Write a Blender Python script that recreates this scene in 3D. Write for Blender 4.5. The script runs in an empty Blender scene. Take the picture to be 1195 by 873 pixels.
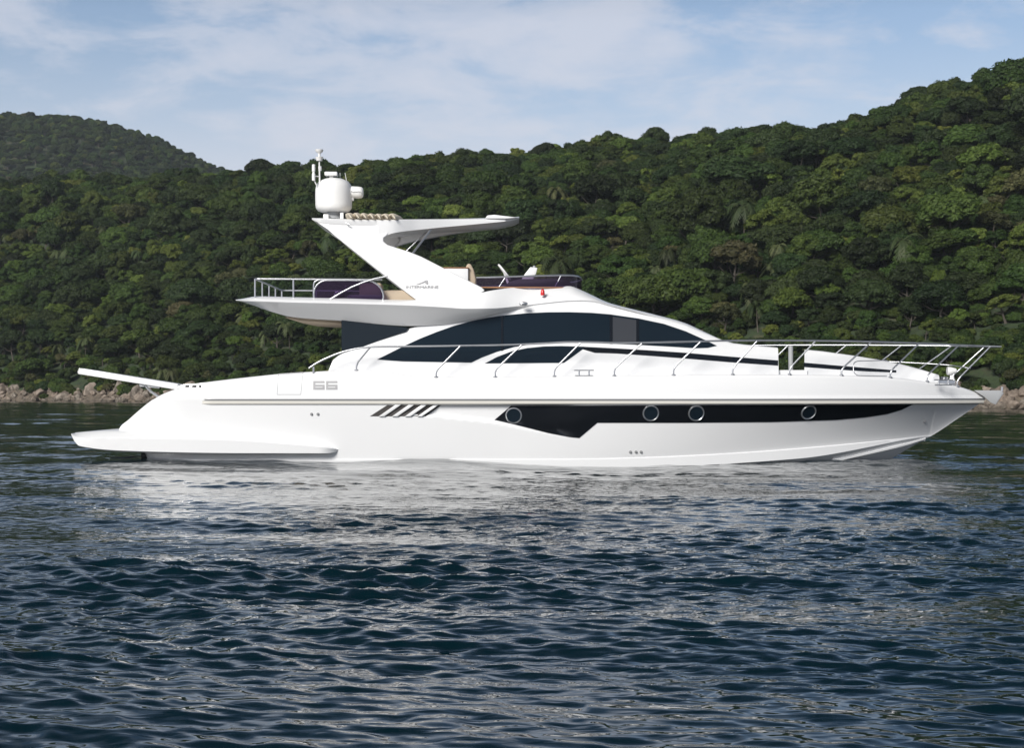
import bpy, bmesh, math, random
import numpy as np
from mathutils import Vector, Matrix, noise

scene = bpy.context.scene
R = math.radians

# ------------------------------------------------------------------ camera
CAM_Y, CAM_H = -37.0, 1.66            # 1.66 m above the water, 37 m from the boat's centreline
F, CX, HY = 1816.0, 597.5, 456.0      # focal length, centre and horizon in photograph pixels
cam = bpy.data.cameras.new('camera')
cam_o = bpy.data.objects.new('camera', cam)
scene.collection.objects.link(cam_o)
cam_o.location = (0, CAM_Y, CAM_H)
cam_o.rotation_euler = (R(90), 0, 0)
cam.sensor_width = 36.0
cam.lens = 36.0 * F / 1195.0
cam.shift_y = (HY - 436.5) / 1195.0
cam.clip_start, cam.clip_end = 0.5, 30000
scene.camera = cam_o

# ------------------------------------------------------------------ light
SUN_EL, SUN_AZ = 31.0, 210.0          # behind the camera, to the left
world = bpy.data.worlds.new('World')
scene.world = world
world.use_nodes = True
wn, wl = world.node_tree.nodes, world.node_tree.links
bg = wn['Background']
bg.inputs[1].default_value = 0.1
sky = wn.new('ShaderNodeTexSky')
sky.sky_type = 'NISHITA'
sky.sun_disc = False
sky.sun_elevation = R(SUN_EL)
sky.sun_rotation = R(SUN_AZ)
sky.air_density = 1.0
sky.dust_density = 0.8
sky.ozone_density = 1.5


def nd(tree, typ, **kw):
    n = tree.nodes.new(typ)
    for k, v in kw.items():
        setattr(n, k, v)
    return n


def mathn(tree, op, a, b=None, c=None, clamp=False):
    n = tree.nodes.new('ShaderNodeMath')
    n.operation = op
    n.use_clamp = clamp
    for i, v in enumerate((a, b, c)):
        if v is None:
            continue
        if isinstance(v, (int, float)):
            n.inputs[i].default_value = v
        else:
            tree.links.new(v, n.inputs[i])
    return n.outputs[0]


def mixc(tree, fac, a, b, mode='MIX'):
    n = tree.nodes.new('ShaderNodeMix')
    n.data_type = 'RGBA'
    n.blend_type = mode
    for i, v in ((0, fac), (6, a), (7, b)):
        if isinstance(v, (int, float)):
            n.inputs[i].default_value = v
        elif isinstance(v, tuple):
            n.inputs[i].default_value = (*v, 1) if len(v) == 3 else v
        else:
            tree.links.new(v, n.inputs[i])
    return n.outputs[2]


def ramp(tree, fac, stops, interp='LINEAR'):
    n = tree.nodes.new('ShaderNodeValToRGB')
    cr = n.color_ramp
    cr.interpolation = interp
    while len(cr.elements) < len(stops):
        cr.elements.new(0.5)
    for e, (p, c) in zip(cr.elements, stops):
        e.position = p
        e.color = (c, c, c, 1) if isinstance(c, (int, float)) else (*c, 1)
    tree.links.new(fac, n.inputs[0])
    return n.outputs[0]


def noise_tex(tree, vec, scale, detail=4.0, rough=0.55, dist=0.0):
    n = tree.nodes.new('ShaderNodeTexNoise')
    n.inputs['Scale'].default_value = scale
    n.inputs['Detail'].default_value = detail
    n.inputs['Roughness'].default_value = rough
    n.inputs['Distortion'].default_value = dist
    if vec is not None:
        tree.links.new(vec, n.inputs['Vector'])
    return n.outputs[0]


def build_sky():
    t = world.node_tree
    tc = t.nodes.new('ShaderNodeTexCoord').outputs['Generated']
    sep = t.nodes.new('ShaderNodeSeparateXYZ')
    t.links.new(tc, sep.inputs[0])
    z = mathn(t, 'MAXIMUM', sep.outputs[2], 0.02)
    zz = mathn(t, 'ADD', z, 0.17)
    comb = t.nodes.new('ShaderNodeCombineXYZ')
    t.links.new(mathn(t, 'DIVIDE', sep.outputs[0], zz), comb.inputs[0])
    t.links.new(mathn(t, 'DIVIDE', sep.outputs[1], zz), comb.inputs[1])
    comb.inputs[2].default_value = 3.7
    p = comb.outputs[0]
    # broad banks of thin cloud with ragged streaks inside them
    broad = noise_tex(t, p, 1.5, 3, 0.5, 0.2)
    fine = noise_tex(t, p, 4.6, 8, 0.62, 0.25)
    m = mathn(t, 'ADD', mathn(t, 'MULTIPLY', broad, 0.52), mathn(t, 'MULTIPLY', fine, 0.56))
    cloud = ramp(t, m, [(0.49, 0.0), (0.54, 0.26), (0.585, 0.58), (0.67, 0.85)])
    low = ramp(t, z, [(0.08, 0.95), (0.14, 0.70), (0.175, 0.32), (0.22, 0.08), (0.3, 0.0)])
    tint = mixc(t, 1.0, sky.outputs[0], (0.86, 0.84, 0.86), 'MULTIPLY')
    base = mixc(t, low, tint, (5.3, 5.42, 6.1))
    fade = ramp(t, z, [(0.25, 0.85), (0.55, 0.08)])                     # the cloud bank stands low; overhead the sky is clear
    col = mixc(t, mathn(t, 'MULTIPLY', cloud, fade), base, (5.3, 5.45, 6.1))
    # sky above the view darkened by hand, so the water reflects darker
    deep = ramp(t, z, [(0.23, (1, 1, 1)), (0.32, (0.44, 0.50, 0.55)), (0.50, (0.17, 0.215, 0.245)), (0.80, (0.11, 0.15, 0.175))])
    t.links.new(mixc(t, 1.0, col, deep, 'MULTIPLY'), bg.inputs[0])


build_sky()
sun = bpy.data.lights.new('sun', 'SUN')
sun.energy = 3.7
sun.angle = R(22)
sun.color = (1.0, 0.965, 0.915)
sun_o = bpy.data.objects.new('sun', sun)
scene.collection.objects.link(sun_o)
sd = Vector((math.sin(R(SUN_AZ)) * math.cos(R(SUN_EL)), math.cos(R(SUN_AZ)) * math.cos(R(SUN_EL)), math.sin(R(SUN_EL))))
sun_o.rotation_euler = sd.to_track_quat('Z', 'Y').to_euler()
sun_o.location = (-60, -90, 120)

scene.view_settings.view_transform = 'Standard'
scene.view_settings.look = 'None'
scene.view_settings.exposure = 0.40
scene.view_settings.gamma = 1.0
scene.view_settings.use_curve_mapping = False
scene.render.engine = 'CYCLES'
scene.cycles.max_bounces = 8
scene.cycles.transparent_max_bounces = 12
scene.cycles.use_denoising = True
scene.cycles.denoiser = 'OPENIMAGEDENOISE'
scene.cycles.volume_bounces = 0
scene.cycles.volume_max_steps = 64

# ------------------------------------------------------------------ materials


def new_mat(name):
    m = bpy.data.materials.new(name)
    m.use_nodes = True
    return m, m.node_tree, m.node_tree.nodes['Principled BSDF']


def simple(name, col, rough=0.5, metal=0.0, spec=0.5, coat=0.0, var=0.03, vscale=3.0, bump=0.0, bscale=20.0):
    m, t, b = new_mat(name)
    b.inputs['Roughness'].default_value = rough
    b.inputs['Metallic'].default_value = metal
    b.inputs['Specular IOR Level'].default_value = spec
    b.inputs['Coat Weight'].default_value = coat
    b.inputs['Coat Roughness'].default_value = 0.06
    tc = t.nodes.new('ShaderNodeTexCoord').outputs['Object']
    n = noise_tex(t, tc, vscale, 5, 0.6)
    lo = tuple(max(0, c * (1 - var)) for c in col)
    hi = tuple(min(1, c * (1 + var)) for c in col)
    t.links.new(mixc(t, n, lo, hi), b.inputs['Base Color'])
    rr = mathn(t, 'MULTIPLY_ADD', n, 0.12, max(0.02, rough - 0.06))
    t.links.new(rr, b.inputs['Roughness'])
    if bump:
        bn = t.nodes.new('ShaderNodeBump')
        bn.inputs['Strength'].default_value = bump
        bn.inputs['Distance'].default_value = 0.02
        t.links.new(noise_tex(t, tc, bscale, 4), bn.inputs['Height'])
        t.links.new(bn.outputs[0], b.inputs['Normal'])
    return m


M = {}
M['gelcoat'] = simple('gelcoat_white', (0.73, 0.735, 0.742), 0.22, coat=0.12, var=0.02, vscale=0.7)
M['glass'] = simple('tinted_glass', (0.0075, 0.0135, 0.020), 0.05, spec=0.28, var=0.10, vscale=0.4)
M['glass_grey'] = simple('tinted_glass_grey', (0.045, 0.048, 0.055), 0.10, spec=0.28, var=0.08, vscale=0.5)
M['black'] = simple('black_gloss', (0.006, 0.007, 0.009), 0.12, spec=0.45, var=0.1)
M['steel'] = simple('polished_steel', (0.50, 0.51, 0.53), 0.30, metal=0.85, var=0.05)
M['grey_plastic'] = simple('grey_plastic', (0.33, 0.34, 0.35), 0.4)
M['dark_rubber'] = simple('dark_rubber', (0.03, 0.03, 0.032), 0.6)
M['rail_grey'] = simple('rub_rail_grey', (0.22, 0.225, 0.23), 0.35)
M['rail_cream'] = simple('rub_rail_cream', (0.60, 0.585, 0.54), 0.35)
M['badge'] = simple('badge_grey', (0.29, 0.29, 0.30), 0.4)
M['letter'] = simple('letter_grey', (0.28, 0.28, 0.29), 0.4)
M['teak'] = simple('teak', (0.30, 0.15, 0.07), 0.55, var=0.25, vscale=8)
M['canvas'] = simple('beige_canvas', (0.62, 0.55, 0.44), 0.8, var=0.08, vscale=12, bump=0.3)
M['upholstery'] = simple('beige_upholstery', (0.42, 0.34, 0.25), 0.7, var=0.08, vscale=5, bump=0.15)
M['plastic'] = simple('white_plastic', (0.76, 0.76, 0.75), 0.35, var=0.02)
M['red'] = simple('red_lens', (0.55, 0.02, 0.02), 0.2)
M['vent_shade'] = simple('vent_dark', (0.045, 0.04, 0.038), 0.55)


def tint_mat():
    m, t, b = new_mat('purple_tinted_acrylic')
    b.inputs['Base Color'].default_value = (0.035, 0.022, 0.05, 1)
    b.inputs['Roughness'].default_value = 0.08
    tr = t.nodes.new('ShaderNodeBsdfTransparent')
    tr.inputs[0].default_value = (0.42, 0.34, 0.52, 1)
    mx = t.nodes.new('ShaderNodeMixShader')
    mx.inputs[0].default_value = 0.36
    t.links.new(tr.outputs[0], mx.inputs[1])
    t.links.new(b.outputs[0], mx.inputs[2])
    t.links.new(mx.outputs[0], t.nodes['Material Output'].inputs[0])
    return m


M['tint'] = tint_mat()


def leaf_mat(name, dark, mid, light, bark=False):
    m, t, b = new_mat(name)
    b.inputs['Roughness'].default_value = 0.6
    b.inputs['Specular IOR Level'].default_value = 0.25
    oi = t.nodes.new('ShaderNodeObjectInfo')
    geo = t.nodes.new('ShaderNodeNewGeometry')
    tc = t.nodes.new('ShaderNodeTexCoord').outputs['Object']
    n1 = noise_tex(t, tc, 0.55, 3, 0.6)
    isl = geo.outputs['Random Per Island']
    f = mathn(t, 'ADD', mathn(t, 'MULTIPLY', n1, 0.65), mathn(t, 'MULTIPLY', isl, 0.30))
    f = mathn(t, 'ADD', f, mathn(t, 'MULTIPLY', mathn(t, 'SUBTRACT', oi.outputs['Random'], 0.5), 0.42), clamp=True)
    col = ramp(t, f, [(0.15, dark), (0.5, mid), (0.85, light)])
    hs = t.nodes.new('ShaderNodeHueSaturation')
    t.links.new(mathn(t, 'MULTIPLY_ADD', mathn(t, 'FRACT', mathn(t, 'MULTIPLY', oi.outputs['Random'], 7.31)), 0.05, 0.475), hs.inputs['Hue'])
    t.links.new(mathn(t, 'MULTIPLY_ADD', mathn(t, 'FRACT', mathn(t, 'MULTIPLY', oi.outputs['Random'], 3.77)), 0.62, 0.76), hs.inputs['Value'])
    t.links.new(col, hs.inputs['Color'])
    t.links.new(hs.outputs[0], b.inputs['Base Color'])
    tr = t.nodes.new('ShaderNodeBsdfTranslucent')                        # thin leaves let some light through
    t.links.new(mixc(t, 1.0, hs.outputs[0], (1.25, 1.35, 0.7), 'MULTIPLY'), tr.inputs[0])
    mx = t.nodes.new('ShaderNodeMixShader')
    mx.inputs[0].default_value = 0.28
    t.links.new(b.outputs[0], mx.inputs[1])
    t.links.new(tr.outputs[0], mx.inputs[2])
    t.links.new(mx.outputs[0], t.nodes['Material Output'].inputs[0])
    return m


LEAF = {
    'dark': leaf_mat('foliage_dark', (0.011, 0.020, 0.005), (0.022, 0.038, 0.010), (0.040, 0.063, 0.017)),
    'mid': leaf_mat('foliage_mid', (0.018, 0.033, 0.006), (0.037, 0.061, 0.011), (0.073, 0.105, 0.021)),
    'lime': leaf_mat('foliage_lime', (0.038, 0.060, 0.009), (0.080, 0.108, 0.018), (0.140, 0.168, 0.038)),
    'olive': leaf_mat('foliage_olive', (0.030, 0.034, 0.011), (0.055, 0.058, 0.021), (0.100, 0.096, 0.040)),
    'palm': leaf_mat('foliage_palm', (0.028, 0.044, 0.014), (0.056, 0.074, 0.027), (0.105, 0.115, 0.052)),
}
M['bark'] = simple('bark', (0.07, 0.06, 0.048), 0.85, var=0.4, vscale=4)


def rock_mat():
    m, t, b = new_mat('shore_rock')
    b.inputs['Roughness'].default_value = 0.8
    geo = t.nodes.new('ShaderNodeNewGeometry')
    oi = t.nodes.new('ShaderNodeObjectInfo')
    tc = t.nodes.new('ShaderNodeTexCoord').outputs['Object']
    pos = geo.outputs['Position']
    n1 = noise_tex(t, tc, 1.4, 6, 0.65)
    n2 = noise_tex(t, pos, 0.5, 4, 0.6)
    col = ramp(t, n1, [(0.34, (0.045, 0.038, 0.030)), (0.46, (0.13, 0.11, 0.09)), (0.60, (0.27, 0.235, 0.195)), (0.75, (0.19, 0.145, 0.11))])
    pink = mixc(t, mathn(t, 'MULTIPLY', n2, mathn(t, 'MULTIPLY', oi.outputs['Random'], 1.1)), col, (0.22, 0.16, 0.12))
    sep = t.nodes.new('ShaderNodeSeparateXYZ')
    t.links.new(pos, sep.inputs[0])
    wet = ramp(t, mathn(t, 'MULTIPLY_ADD', n1, 0.5, sep.outputs[2]), [(0.35, 0.85), (0.75, 0.0)])   # tide mark: wet rock and weed
    t.links.new(mixc(t, wet, pink, (0.055, 0.045, 0.032)), b.inputs['Base Color'])
    bn = t.nodes.new('ShaderNodeBump')
    bn.inputs['Strength'].default_value = 0.8
    bn.inputs['Distance'].default_value = 0.15
    t.links.new(noise_tex(t, tc, 2.5, 8, 0.7), bn.inputs['Height'])
    t.links.new(bn.outputs[0], b.inputs['Normal'])
    return m


M['rock'] = rock_mat()


def ground_mat():
    m, t, b = new_mat('hillside_undergrowth')
    b.inputs['Roughness'].default_value = 0.9
    pos = t.nodes.new('ShaderNodeNewGeometry').outputs['Position']
    n1 = noise_tex(t, pos, 0.16, 5, 0.65)
    n2 = noise_tex(t, pos, 1.3, 5, 0.7)
    c1 = ramp(t, n2, [(0.35, (0.012, 0.022, 0.009)), (0.65, (0.035, 0.055, 0.018))])
    c2 = ramp(t, n2, [(0.35, (0.06, 0.045, 0.028)), (0.65, (0.13, 0.10, 0.06))])
    land = mixc(t, ramp(t, n1, [(0.56, 0.0), (0.68, 0.7)]), c1, c2)
    sep = t.nodes.new('ShaderNodeSeparateXYZ')
    t.links.new(pos, sep.inputs[0])
    shore = mathn(t, 'LESS_THAN', mathn(t, 'MULTIPLY_ADD', n2, 1.6, sep.outputs[2]), 2.6)      # bare rocky bank just above the water
    rockc = ramp(t, n2, [(0.35, (0.04, 0.033, 0.025)), (0.6, (0.17, 0.135, 0.10))])
    t.links.new(mixc(t, shore, land, rockc), b.inputs['Base Color'])
    return m


M['ground'] = ground_mat()


def water_mat():
    m, t, b = new_mat('sea_water')
    b.inputs['Base Color'].default_value = (0.0010, 0.0100, 0.0145, 1)
    b.inputs['Roughness'].default_value = 0.015
    b.inputs['IOR'].default_value = 1.45
    pos = t.nodes.new('ShaderNodeNewGeometry').outputs['Position']
    mp = t.nodes.new('ShaderNodeMapping')
    mp.inputs['Scale'].default_value = (0.75, 1.5, 1.0)
    mp.inputs['Rotation'].default_value = (0, 0, R(8))
    t.links.new(pos, mp.inputs[0])
    n1 = noise_tex(t, mp.outputs[0], 5.0, 1.5, 0.5, 0.6)
    n2 = noise_tex(t, mp.outputs[0], 1.4, 3, 0.5, 0.2)
    mp2 = t.nodes.new('ShaderNodeMapping')
    mp2.inputs['Scale'].default_value = (0.06, 0.26, 1.0)
    mp2.inputs['Rotation'].default_value = (0, 0, R(-5))
    t.links.new(pos, mp2.inputs[0])
    gust = ramp(t, noise_tex(t, mp2.outputs[0], 1.0, 4, 0.6, 0.3), [(0.38, 0.25), (0.5, 0.75), (0.62, 1.25)])   # gusts roughen the sea in bands
    sp = t.nodes.new('ShaderNodeSeparateXYZ')
    t.links.new(pos, sp.inputs[0])
    mr = t.nodes.new('ShaderNodeMapRange')                               # the sea lies smoother in the lee of the land
    mr.inputs[1].default_value, mr.inputs[2].default_value, mr.inputs[3].default_value, mr.inputs[4].default_value = -14.0, 25.0, 1.0, 0.30
    t.links.new(sp.outputs[1], mr.inputs[0])
    h = mathn(t, 'MULTIPLY', mathn(t, 'MULTIPLY', gust, mr.outputs[0]), mathn(t, 'ADD', mathn(t, 'MULTIPLY', n1, 0.034), mathn(t, 'MULTIPLY', n2, 0.02)))
    bn = t.nodes.new('ShaderNodeBump')
    bn.inputs['Strength'].default_value = 0.5
    bn.inputs['Distance'].default_value = 1.0
    t.links.new(h, bn.inputs['Height'])
    t.links.new(bn.outputs[0], b.inputs['Normal'])
    return m


M['water'] = water_mat()

# ------------------------------------------------------------------ mesh helpers


def prop(o, label=None, cat=None, group=None, kind=None):
    if label: o['label'] = label
    if cat: o['category'] = cat
    if group: o['group'] = group
    if kind: o['kind'] = kind
    return o


def link(o, parent=None):
    scene.collection.objects.link(o)
    if parent is not None:
        o.parent = parent
    return o


def empty(name, loc=(0, 0, 0)):
    o = bpy.data.objects.new(name, None)
    o.location = loc
    o.empty_display_size = 0.2
    return link(o)


class MB:
    def __init__(s):
        s.v, s.f, s.fm = [], [], []

    def add(s, verts, faces, mi=0):
        k = len(s.v)
        s.v.extend(tuple(p) for p in verts)
        s.f.extend(tuple(i + k for i in f) for f in faces)
        s.fm.extend([mi] * len(faces))

    def grid(s, rows, mi=0, close_u=False):
        n, m = len(rows), len(rows[0])
        vs = [p for r in rows for p in r]
        fs = []
        for i in range(n - 1):
            for j in range(m if close_u else m - 1):
                j2 = (j + 1) % m
                fs.append((i * m + j, i * m + j2, (i + 1) * m + j2, (i + 1) * m + j))
        s.add(vs, fs, mi)

    def tube(s, pts, r, n=8, caps=True, mi=0):
        pts = [Vector(p) for p in pts]
        rows = []
        up = Vector((0, 0, 1))
        prev = None
        for i, p in enumerate(pts):
            d = (pts[min(i + 1, len(pts) - 1)] - pts[max(i - 1, 0)]).normalized()
            if prev is None:
                a = d.cross(up)
                if a.length < 0.05: a = d.cross(Vector((1, 0, 0)))
                a.normalize()
            else:
                a = (prev - d * prev.dot(d)).normalized()
            prev = a
            b = d.cross(a)
            rr = r[i] if isinstance(r, (list, tuple)) else r
            rows.append([p + a * (rr * math.cos(q)) + b * (rr * math.sin(q)) for q in (2 * math.pi * k / n for k in range(n))])
        s.grid(rows, mi, close_u=True)
        if caps:
            k = len(s.v) - len(rows) * n
            s.f.append(tuple(k + j for j in range(n))[::-1]); s.fm.append(mi)
            k2 = len(s.v) - n
            s.f.append(tuple(k2 + j for j in range(n))); s.fm.append(mi)

    def box(s, c, size, rot=None, mi=0):
        h = [x / 2 for x in size]
        vs = [Vector((x * h[0], y * h[1], z * h[2])) for x in (-1, 1) for y in (-1, 1) for z in (-1, 1)]
        if rot is not None: vs = [rot @ v for v in vs]
        vs = [v + Vector(c) for v in vs]
        s.add(vs, [(0, 1, 3, 2), (4, 6, 7, 5), (0, 4, 5, 1), (2, 3, 7, 6), (0, 2, 6, 4), (1, 5, 7, 3)], mi)

    def lathe(s, c, prof, n=32, axis='Z', mi=0):
        rows = []
        for r, h in prof:
            row = []
            for k in range(n):
                a = 2 * math.pi * k / n
                x, y = r * math.cos(a), r * math.sin(a)
                p = {'Z': (x, y, h), 'Y': (x, h, -y), 'X': (h, x, y)}[axis]
                row.append((c[0] + p[0], c[1] + p[1], c[2] + p[2]))
            rows.append(row)
        s.grid(rows, mi, close_u=True)

    def prism(s, pts_a, pts_b, mi=0):
        n = len(pts_a)
        s.add(list(pts_a) + list(pts_b),
              [tuple(range(n)), tuple(range(2 * n - 1, n - 1, -1))] + [(i, i + n, (i + 1) % n + n, (i + 1) % n) for i in range(n)], mi)

    def build(s, name, mat, parent=None, smooth=35, bevel=0.0, segs=2, weld=1e-4):
        me = bpy.data.meshes.new(name)
        me.from_pydata([tuple(v) for v in s.v], [], s.f)
        mats = mat if isinstance(mat, (list, tuple)) else [mat]
        for m in mats: me.materials.append(m)
        if len(mats) > 1:
            me.polygons.foreach_set('material_index', s.fm)
        bm = bmesh.new()
        bm.from_mesh(me)
        if weld:
            bmesh.ops.remove_doubles(bm, verts=bm.verts, dist=weld)
        bmesh.ops.recalc_face_normals(bm, faces=bm.faces)
        if bevel:
            es = [e for e in bm.edges if len(e.link_faces) == 2 and e.calc_face_angle(0) > 0.6]
            bmesh.ops.bevel(bm, geom=es, offset=bevel, segments=segs, profile=0.5, affect='EDGES', clamp_overlap=True)
        bm.to_mesh(me)
        bm.free()
        if smooth:
            me.polygons.foreach_set('use_smooth', [True] * len(me.polygons))
            me.set_sharp_from_angle(angle=R(smooth))
        me.update()
        return link(bpy.data.objects.new(name, me), parent)


def pchip(xs, ys):
    xs, ys = np.array(xs, float), np.array(ys, float)
    h = np.diff(xs); d = np.diff(ys) / h
    m = np.zeros(len(xs))
    m[0], m[-1] = d[0], d[-1]
    for i in range(1, len(xs) - 1):
        if d[i - 1] * d[i] > 0:
            w1, w2 = 2 * h[i] + h[i - 1], h[i] + 2 * h[i - 1]
            m[i] = (w1 + w2) / (w1 / d[i - 1] + w2 / d[i])

    def f(x):
        x = min(max(x, xs[0]), xs[-1])
        i = min(max(int(np.searchsorted(xs, x)) - 1, 0), len(h) - 1)
        t = (x - xs[i]) / h[i]
        return float((1 + 2 * t) * (1 - t) ** 2 * ys[i] + t * (1 - t) ** 2 * h[i] * m[i] + t * t * (3 - 2 * t) * ys[i + 1] + t * t * (t - 1) * h[i] * m[i + 1])
    return f


def lin(xs, ys):
    return lambda x: float(np.interp(x, xs, ys))


def sstep(a, b, x):
    t = min(max((x - a) / (b - a), 0), 1)
    return t * t * (3 - 2 * t)


def at(px, py, y):
    """the point at depth y that the photograph shows at pixel (px, py)"""
    d = y - CAM_Y
    return Vector(((px - CX) * d / F, y, CAM_H + (HY - py) * d / F))


def on(px, py, surf, off=0.0):
    """the point of the near side y = -surf(X, Z) seen at pixel (px, py)"""
    y = -2.3
    for _ in range(12):
        p = at(px, py, y)
        y = -surf(p.x, p.z) - off
    return at(px, py, y)



# ------------------------------------------------------------------ motor yacht (bow towards +X, waterline at z = 0)
yacht = prop(empty('motor_yacht', (0, 0, 0)),
             'long white flybridge motor yacht floating broadside on the dark water', 'yacht')

XBOW, XST = 11.26, -8.86
ZS = 1.455                                             # height of the rub rail


def bs(X):                                             # half breadth at the rub rail
    if X <= 1.0:
        b = 2.5 - 0.10 * ((1 - X) / 10) ** 2
        if X < -7.2: b -= 0.32 * ((-7.2 - X) / 1.66) ** 2
        return b
    s = min((X - 1.0) / (XBOW - 1.0), 1.0)
    return 2.5 * max(1 - s ** 2.5, 0.0)


def zc(X): return 0.12 + 0.48 * (max(0.0, X - 1.0) / 8.9) ** 1.8


def bc(X):
    if X <= 0: return 2.30 - (0.32 * ((-7.2 - X) / 1.66) ** 2 if X < -7.2 else 0)
    return 2.30 * max(1 - (X / 9.95) ** 2.2, 0.0)


zk = pchip([-9, 5.5, 7.0, 8.2, 8.91, 9.63, 9.95, 10.65, XBOW], [-0.75, -0.75, -0.62, -0.30, -0.01, 0.40, 0.57, 1.03, ZS - 0.005])


def recess(X, Z):                                      # shallow hollow in the topsides that holds vents and long window
    m = sstep(-2.75, -1.6, X) * (1 - sstep(0.6, 1.6, X))
    low = np.interp(X, [-2.7, -1.5, -0.4, 1.5], [1.18, 1.09, 0.97, 0.60])
    return 0.09 * m * sstep(low - 0.04, low + 0.05, Z) * (1 - sstep(1.33, 1.38, Z))


def hull_b(X, Z):
    if X > 11.2: X = 11.2
    b1 = bs(X)
    if Z >= ZS:
        u = (Z - ZS) / 0.5
        return b1 * (1 - 0.035 * u * u)
    if X > 9.95:
        z0, b0 = zk(X), 0.0
    else:
        z0, b0 = zc(X), bc(X)
    t = min(max((Z - z0) / max(ZS - z0, 1e-3), 0), 1)
    p = 0.85 + 0.45 * sstep(2, 9, X)
    return b0 + (b1 - b0) * t ** p - recess(X, Z)


TOP = [(131, 509), (140, 499), (150, 490), (160, 481), (172, 471), (185, 462), (200, 455.5), (215, 450.8), (230, 447.5), (260, 443.5),
       (300, 439), (330, 436), (370, 433.5), (395, 432.4), (425, 432.0), (450, 433.5), (475, 437.5), (500, 440), (540, 440), (700, 438.6), (900, 437),
       (960, 437.5), (1040, 440.5), (1082, 445), (1117, 450.5), (1135, 456), (1145, 461), (1151, 465.6)]
_t = [on(px, py, hull_b) for px, py in TOP]
_t[0].x = XST - 0.02
_zt = pchip([p.x for p in _t] + [XBOW + 0.05], [p.z for p in _t] + [ZS + 0.01])
def zt(X): return _zt(X)


def hull_part():
    mb = MB()
    Xs = sorted(set([XST + (XBOW - 0.012 - XST) * i / 360 for i in range(361)] + [XST + 0.02 * i for i in range(12)] + [9.93, 9.97]))
    rows = []
    for X in Xs:
        t_, r = zt(X), []
        zlow = min(ZS, t_)
        if X < 9.95:
            z1 = zc(X); b1 = bc(X); taper = 1 - sstep(6.5, 9.9, X)
            z2 = z1 - 0.02 - 0.20 * taper - 0.001
            kz = zk(X)
            r.append((0.0, kz))
            for f in (0.25, 0.5, 0.75):
                r.append(((b1 + 0.01) * f, kz + (z2 - kz) * f ** 1.15))
            r.append((b1 + 0.012 * taper, z2))
            r.append((b1 + 0.032 * taper, z1))
            r.append((b1, z1 + 0.012))
            z0 = z1 + 0.012
        else:
            kz = zk(X)
            r += [(0.0, kz)] * 7
            z0 = kz
        for i in range(1, 45):
            z = z0 + (zlow - z0) * i / 44
            r.append((hull_b(X, z), z))
        for i in range(1, 9):
            z = zlow + max(t_ - 0.08 - zlow, 0) * i / 8
            r.append((hull_b(X, z), z))
        be = r[-1][0]; tz = t_
        k = min(1, be / 0.2)
        for a in (20, 45, 70, 90):
            q = R(a)
            z_start = max(zlow, t_ - 0.08)
            r.append((be - 0.10 * k * (1 - math.cos(q)), z_start + (tz - z_start) * math.sin(q)))
        r.append((max(be - 0.2 * k, 0), tz - 0.0)); r.append((0.0, tz + 0.012))
        if X < -7.9:                                                 # the bottom ends ahead of the overhanging platform
            zr_ = 0.30 * (1 - sstep(-8.25, -7.95, X)); r = [(b, max(z, zr_) if zr_ > 0.28 else z + max(zr_ - z, 0) * zr_ / 0.3) for b, z in r]
        ring = [(X, -b, z) for b, z in r] + [(X, b, z) for b, z in reversed(r[:-1])]
        rows.append(ring)
    mb.grid(rows)
    n = len(rows[0])
    mb.f.append(tuple(range(n))); mb.fm.append(0)
    return mb.build('hull', M['gelcoat'], yacht, smooth=32, weld=2e-4)


hull = hull_part()


def strip_on(name, mat, parent, top, bot, surf, off=0.006, nx=None, nz=6, skirt=0.03):
    """a thin panel lying on a side surface, between an upper and a lower outline given in photograph pixels"""
    tx, ty = zip(*top); bx, by = zip(*bot)
    x0, x1 = max(tx[0], bx[0]), min(tx[-1], bx[-1])
    nx = nx or int((x1 - x0) / 4) + 2
    xs = sorted(set([x for x in tx + bx if x0 <= x <= x1] + list(np.linspace(x0, x1, nx))))
    rows = []
    for x in xs:
        a, b = np.interp(x, tx, ty), np.interp(x, bx, by)
        rows.append([on(x, a + (b - a) * j / nz, surf, off) for j in range(nz + 1)])
    mb = MB()
    mb.grid(rows)
    m = nz + 1
    loop = [(i, 0) for i in range(len(rows))] + [(len(rows) - 1, j) for j in range(1, m)] + [(i, nz) for i in range(len(rows) - 2, -1, -1)] + [(0, j) for j in range(nz - 1, 0, -1)]
    vs = [rows[i][j] for i, j in loop]
    back = [v + Vector((0, skirt, 0)) for v in vs]
    k = len(vs)
    mb.add(vs + back, [(i, (i + 1) % k, (i + 1) % k + k, i + k) for i in range(k)])
    return mb.build(name, mat, parent, smooth=30)


def quad_on(name, mat, parent, q, surf, off=0.006, n=4, skirt=0.03):
    """four corners in pixels: upper left, upper right, lower right, lower left"""
    rows = []
    for i in range(n + 1):
        u = i / n
        rows.append([on(*(np.array(q[0]) * (1 - u) * (1 - v) + np.array(q[1]) * u * (1 - v) + np.array(q[2]) * u * v + np.array(q[3]) * (1 - u) * v), surf, off) for v in (j / n for j in range(n + 1))])
    mb = MB(); mb.grid(rows)
    loop = [(i, 0) for i in range(n + 1)] + [(n, j) for j in range(1, n + 1)] + [(i, n) for i in range(n - 1, -1, -1)] + [(0, j) for j in range(n - 1, 0, -1)]
    vs = [rows[i][j] for i, j in loop]; back = [v + Vector((0, skirt, 0)) for v in vs]; k = len(vs)
    mb.add(vs + back, [(i, (i + 1) % k, (i + 1) % k + k, i + k) for i in range(k)])
    return mb.build(name, mat, parent, smooth=30)


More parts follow.
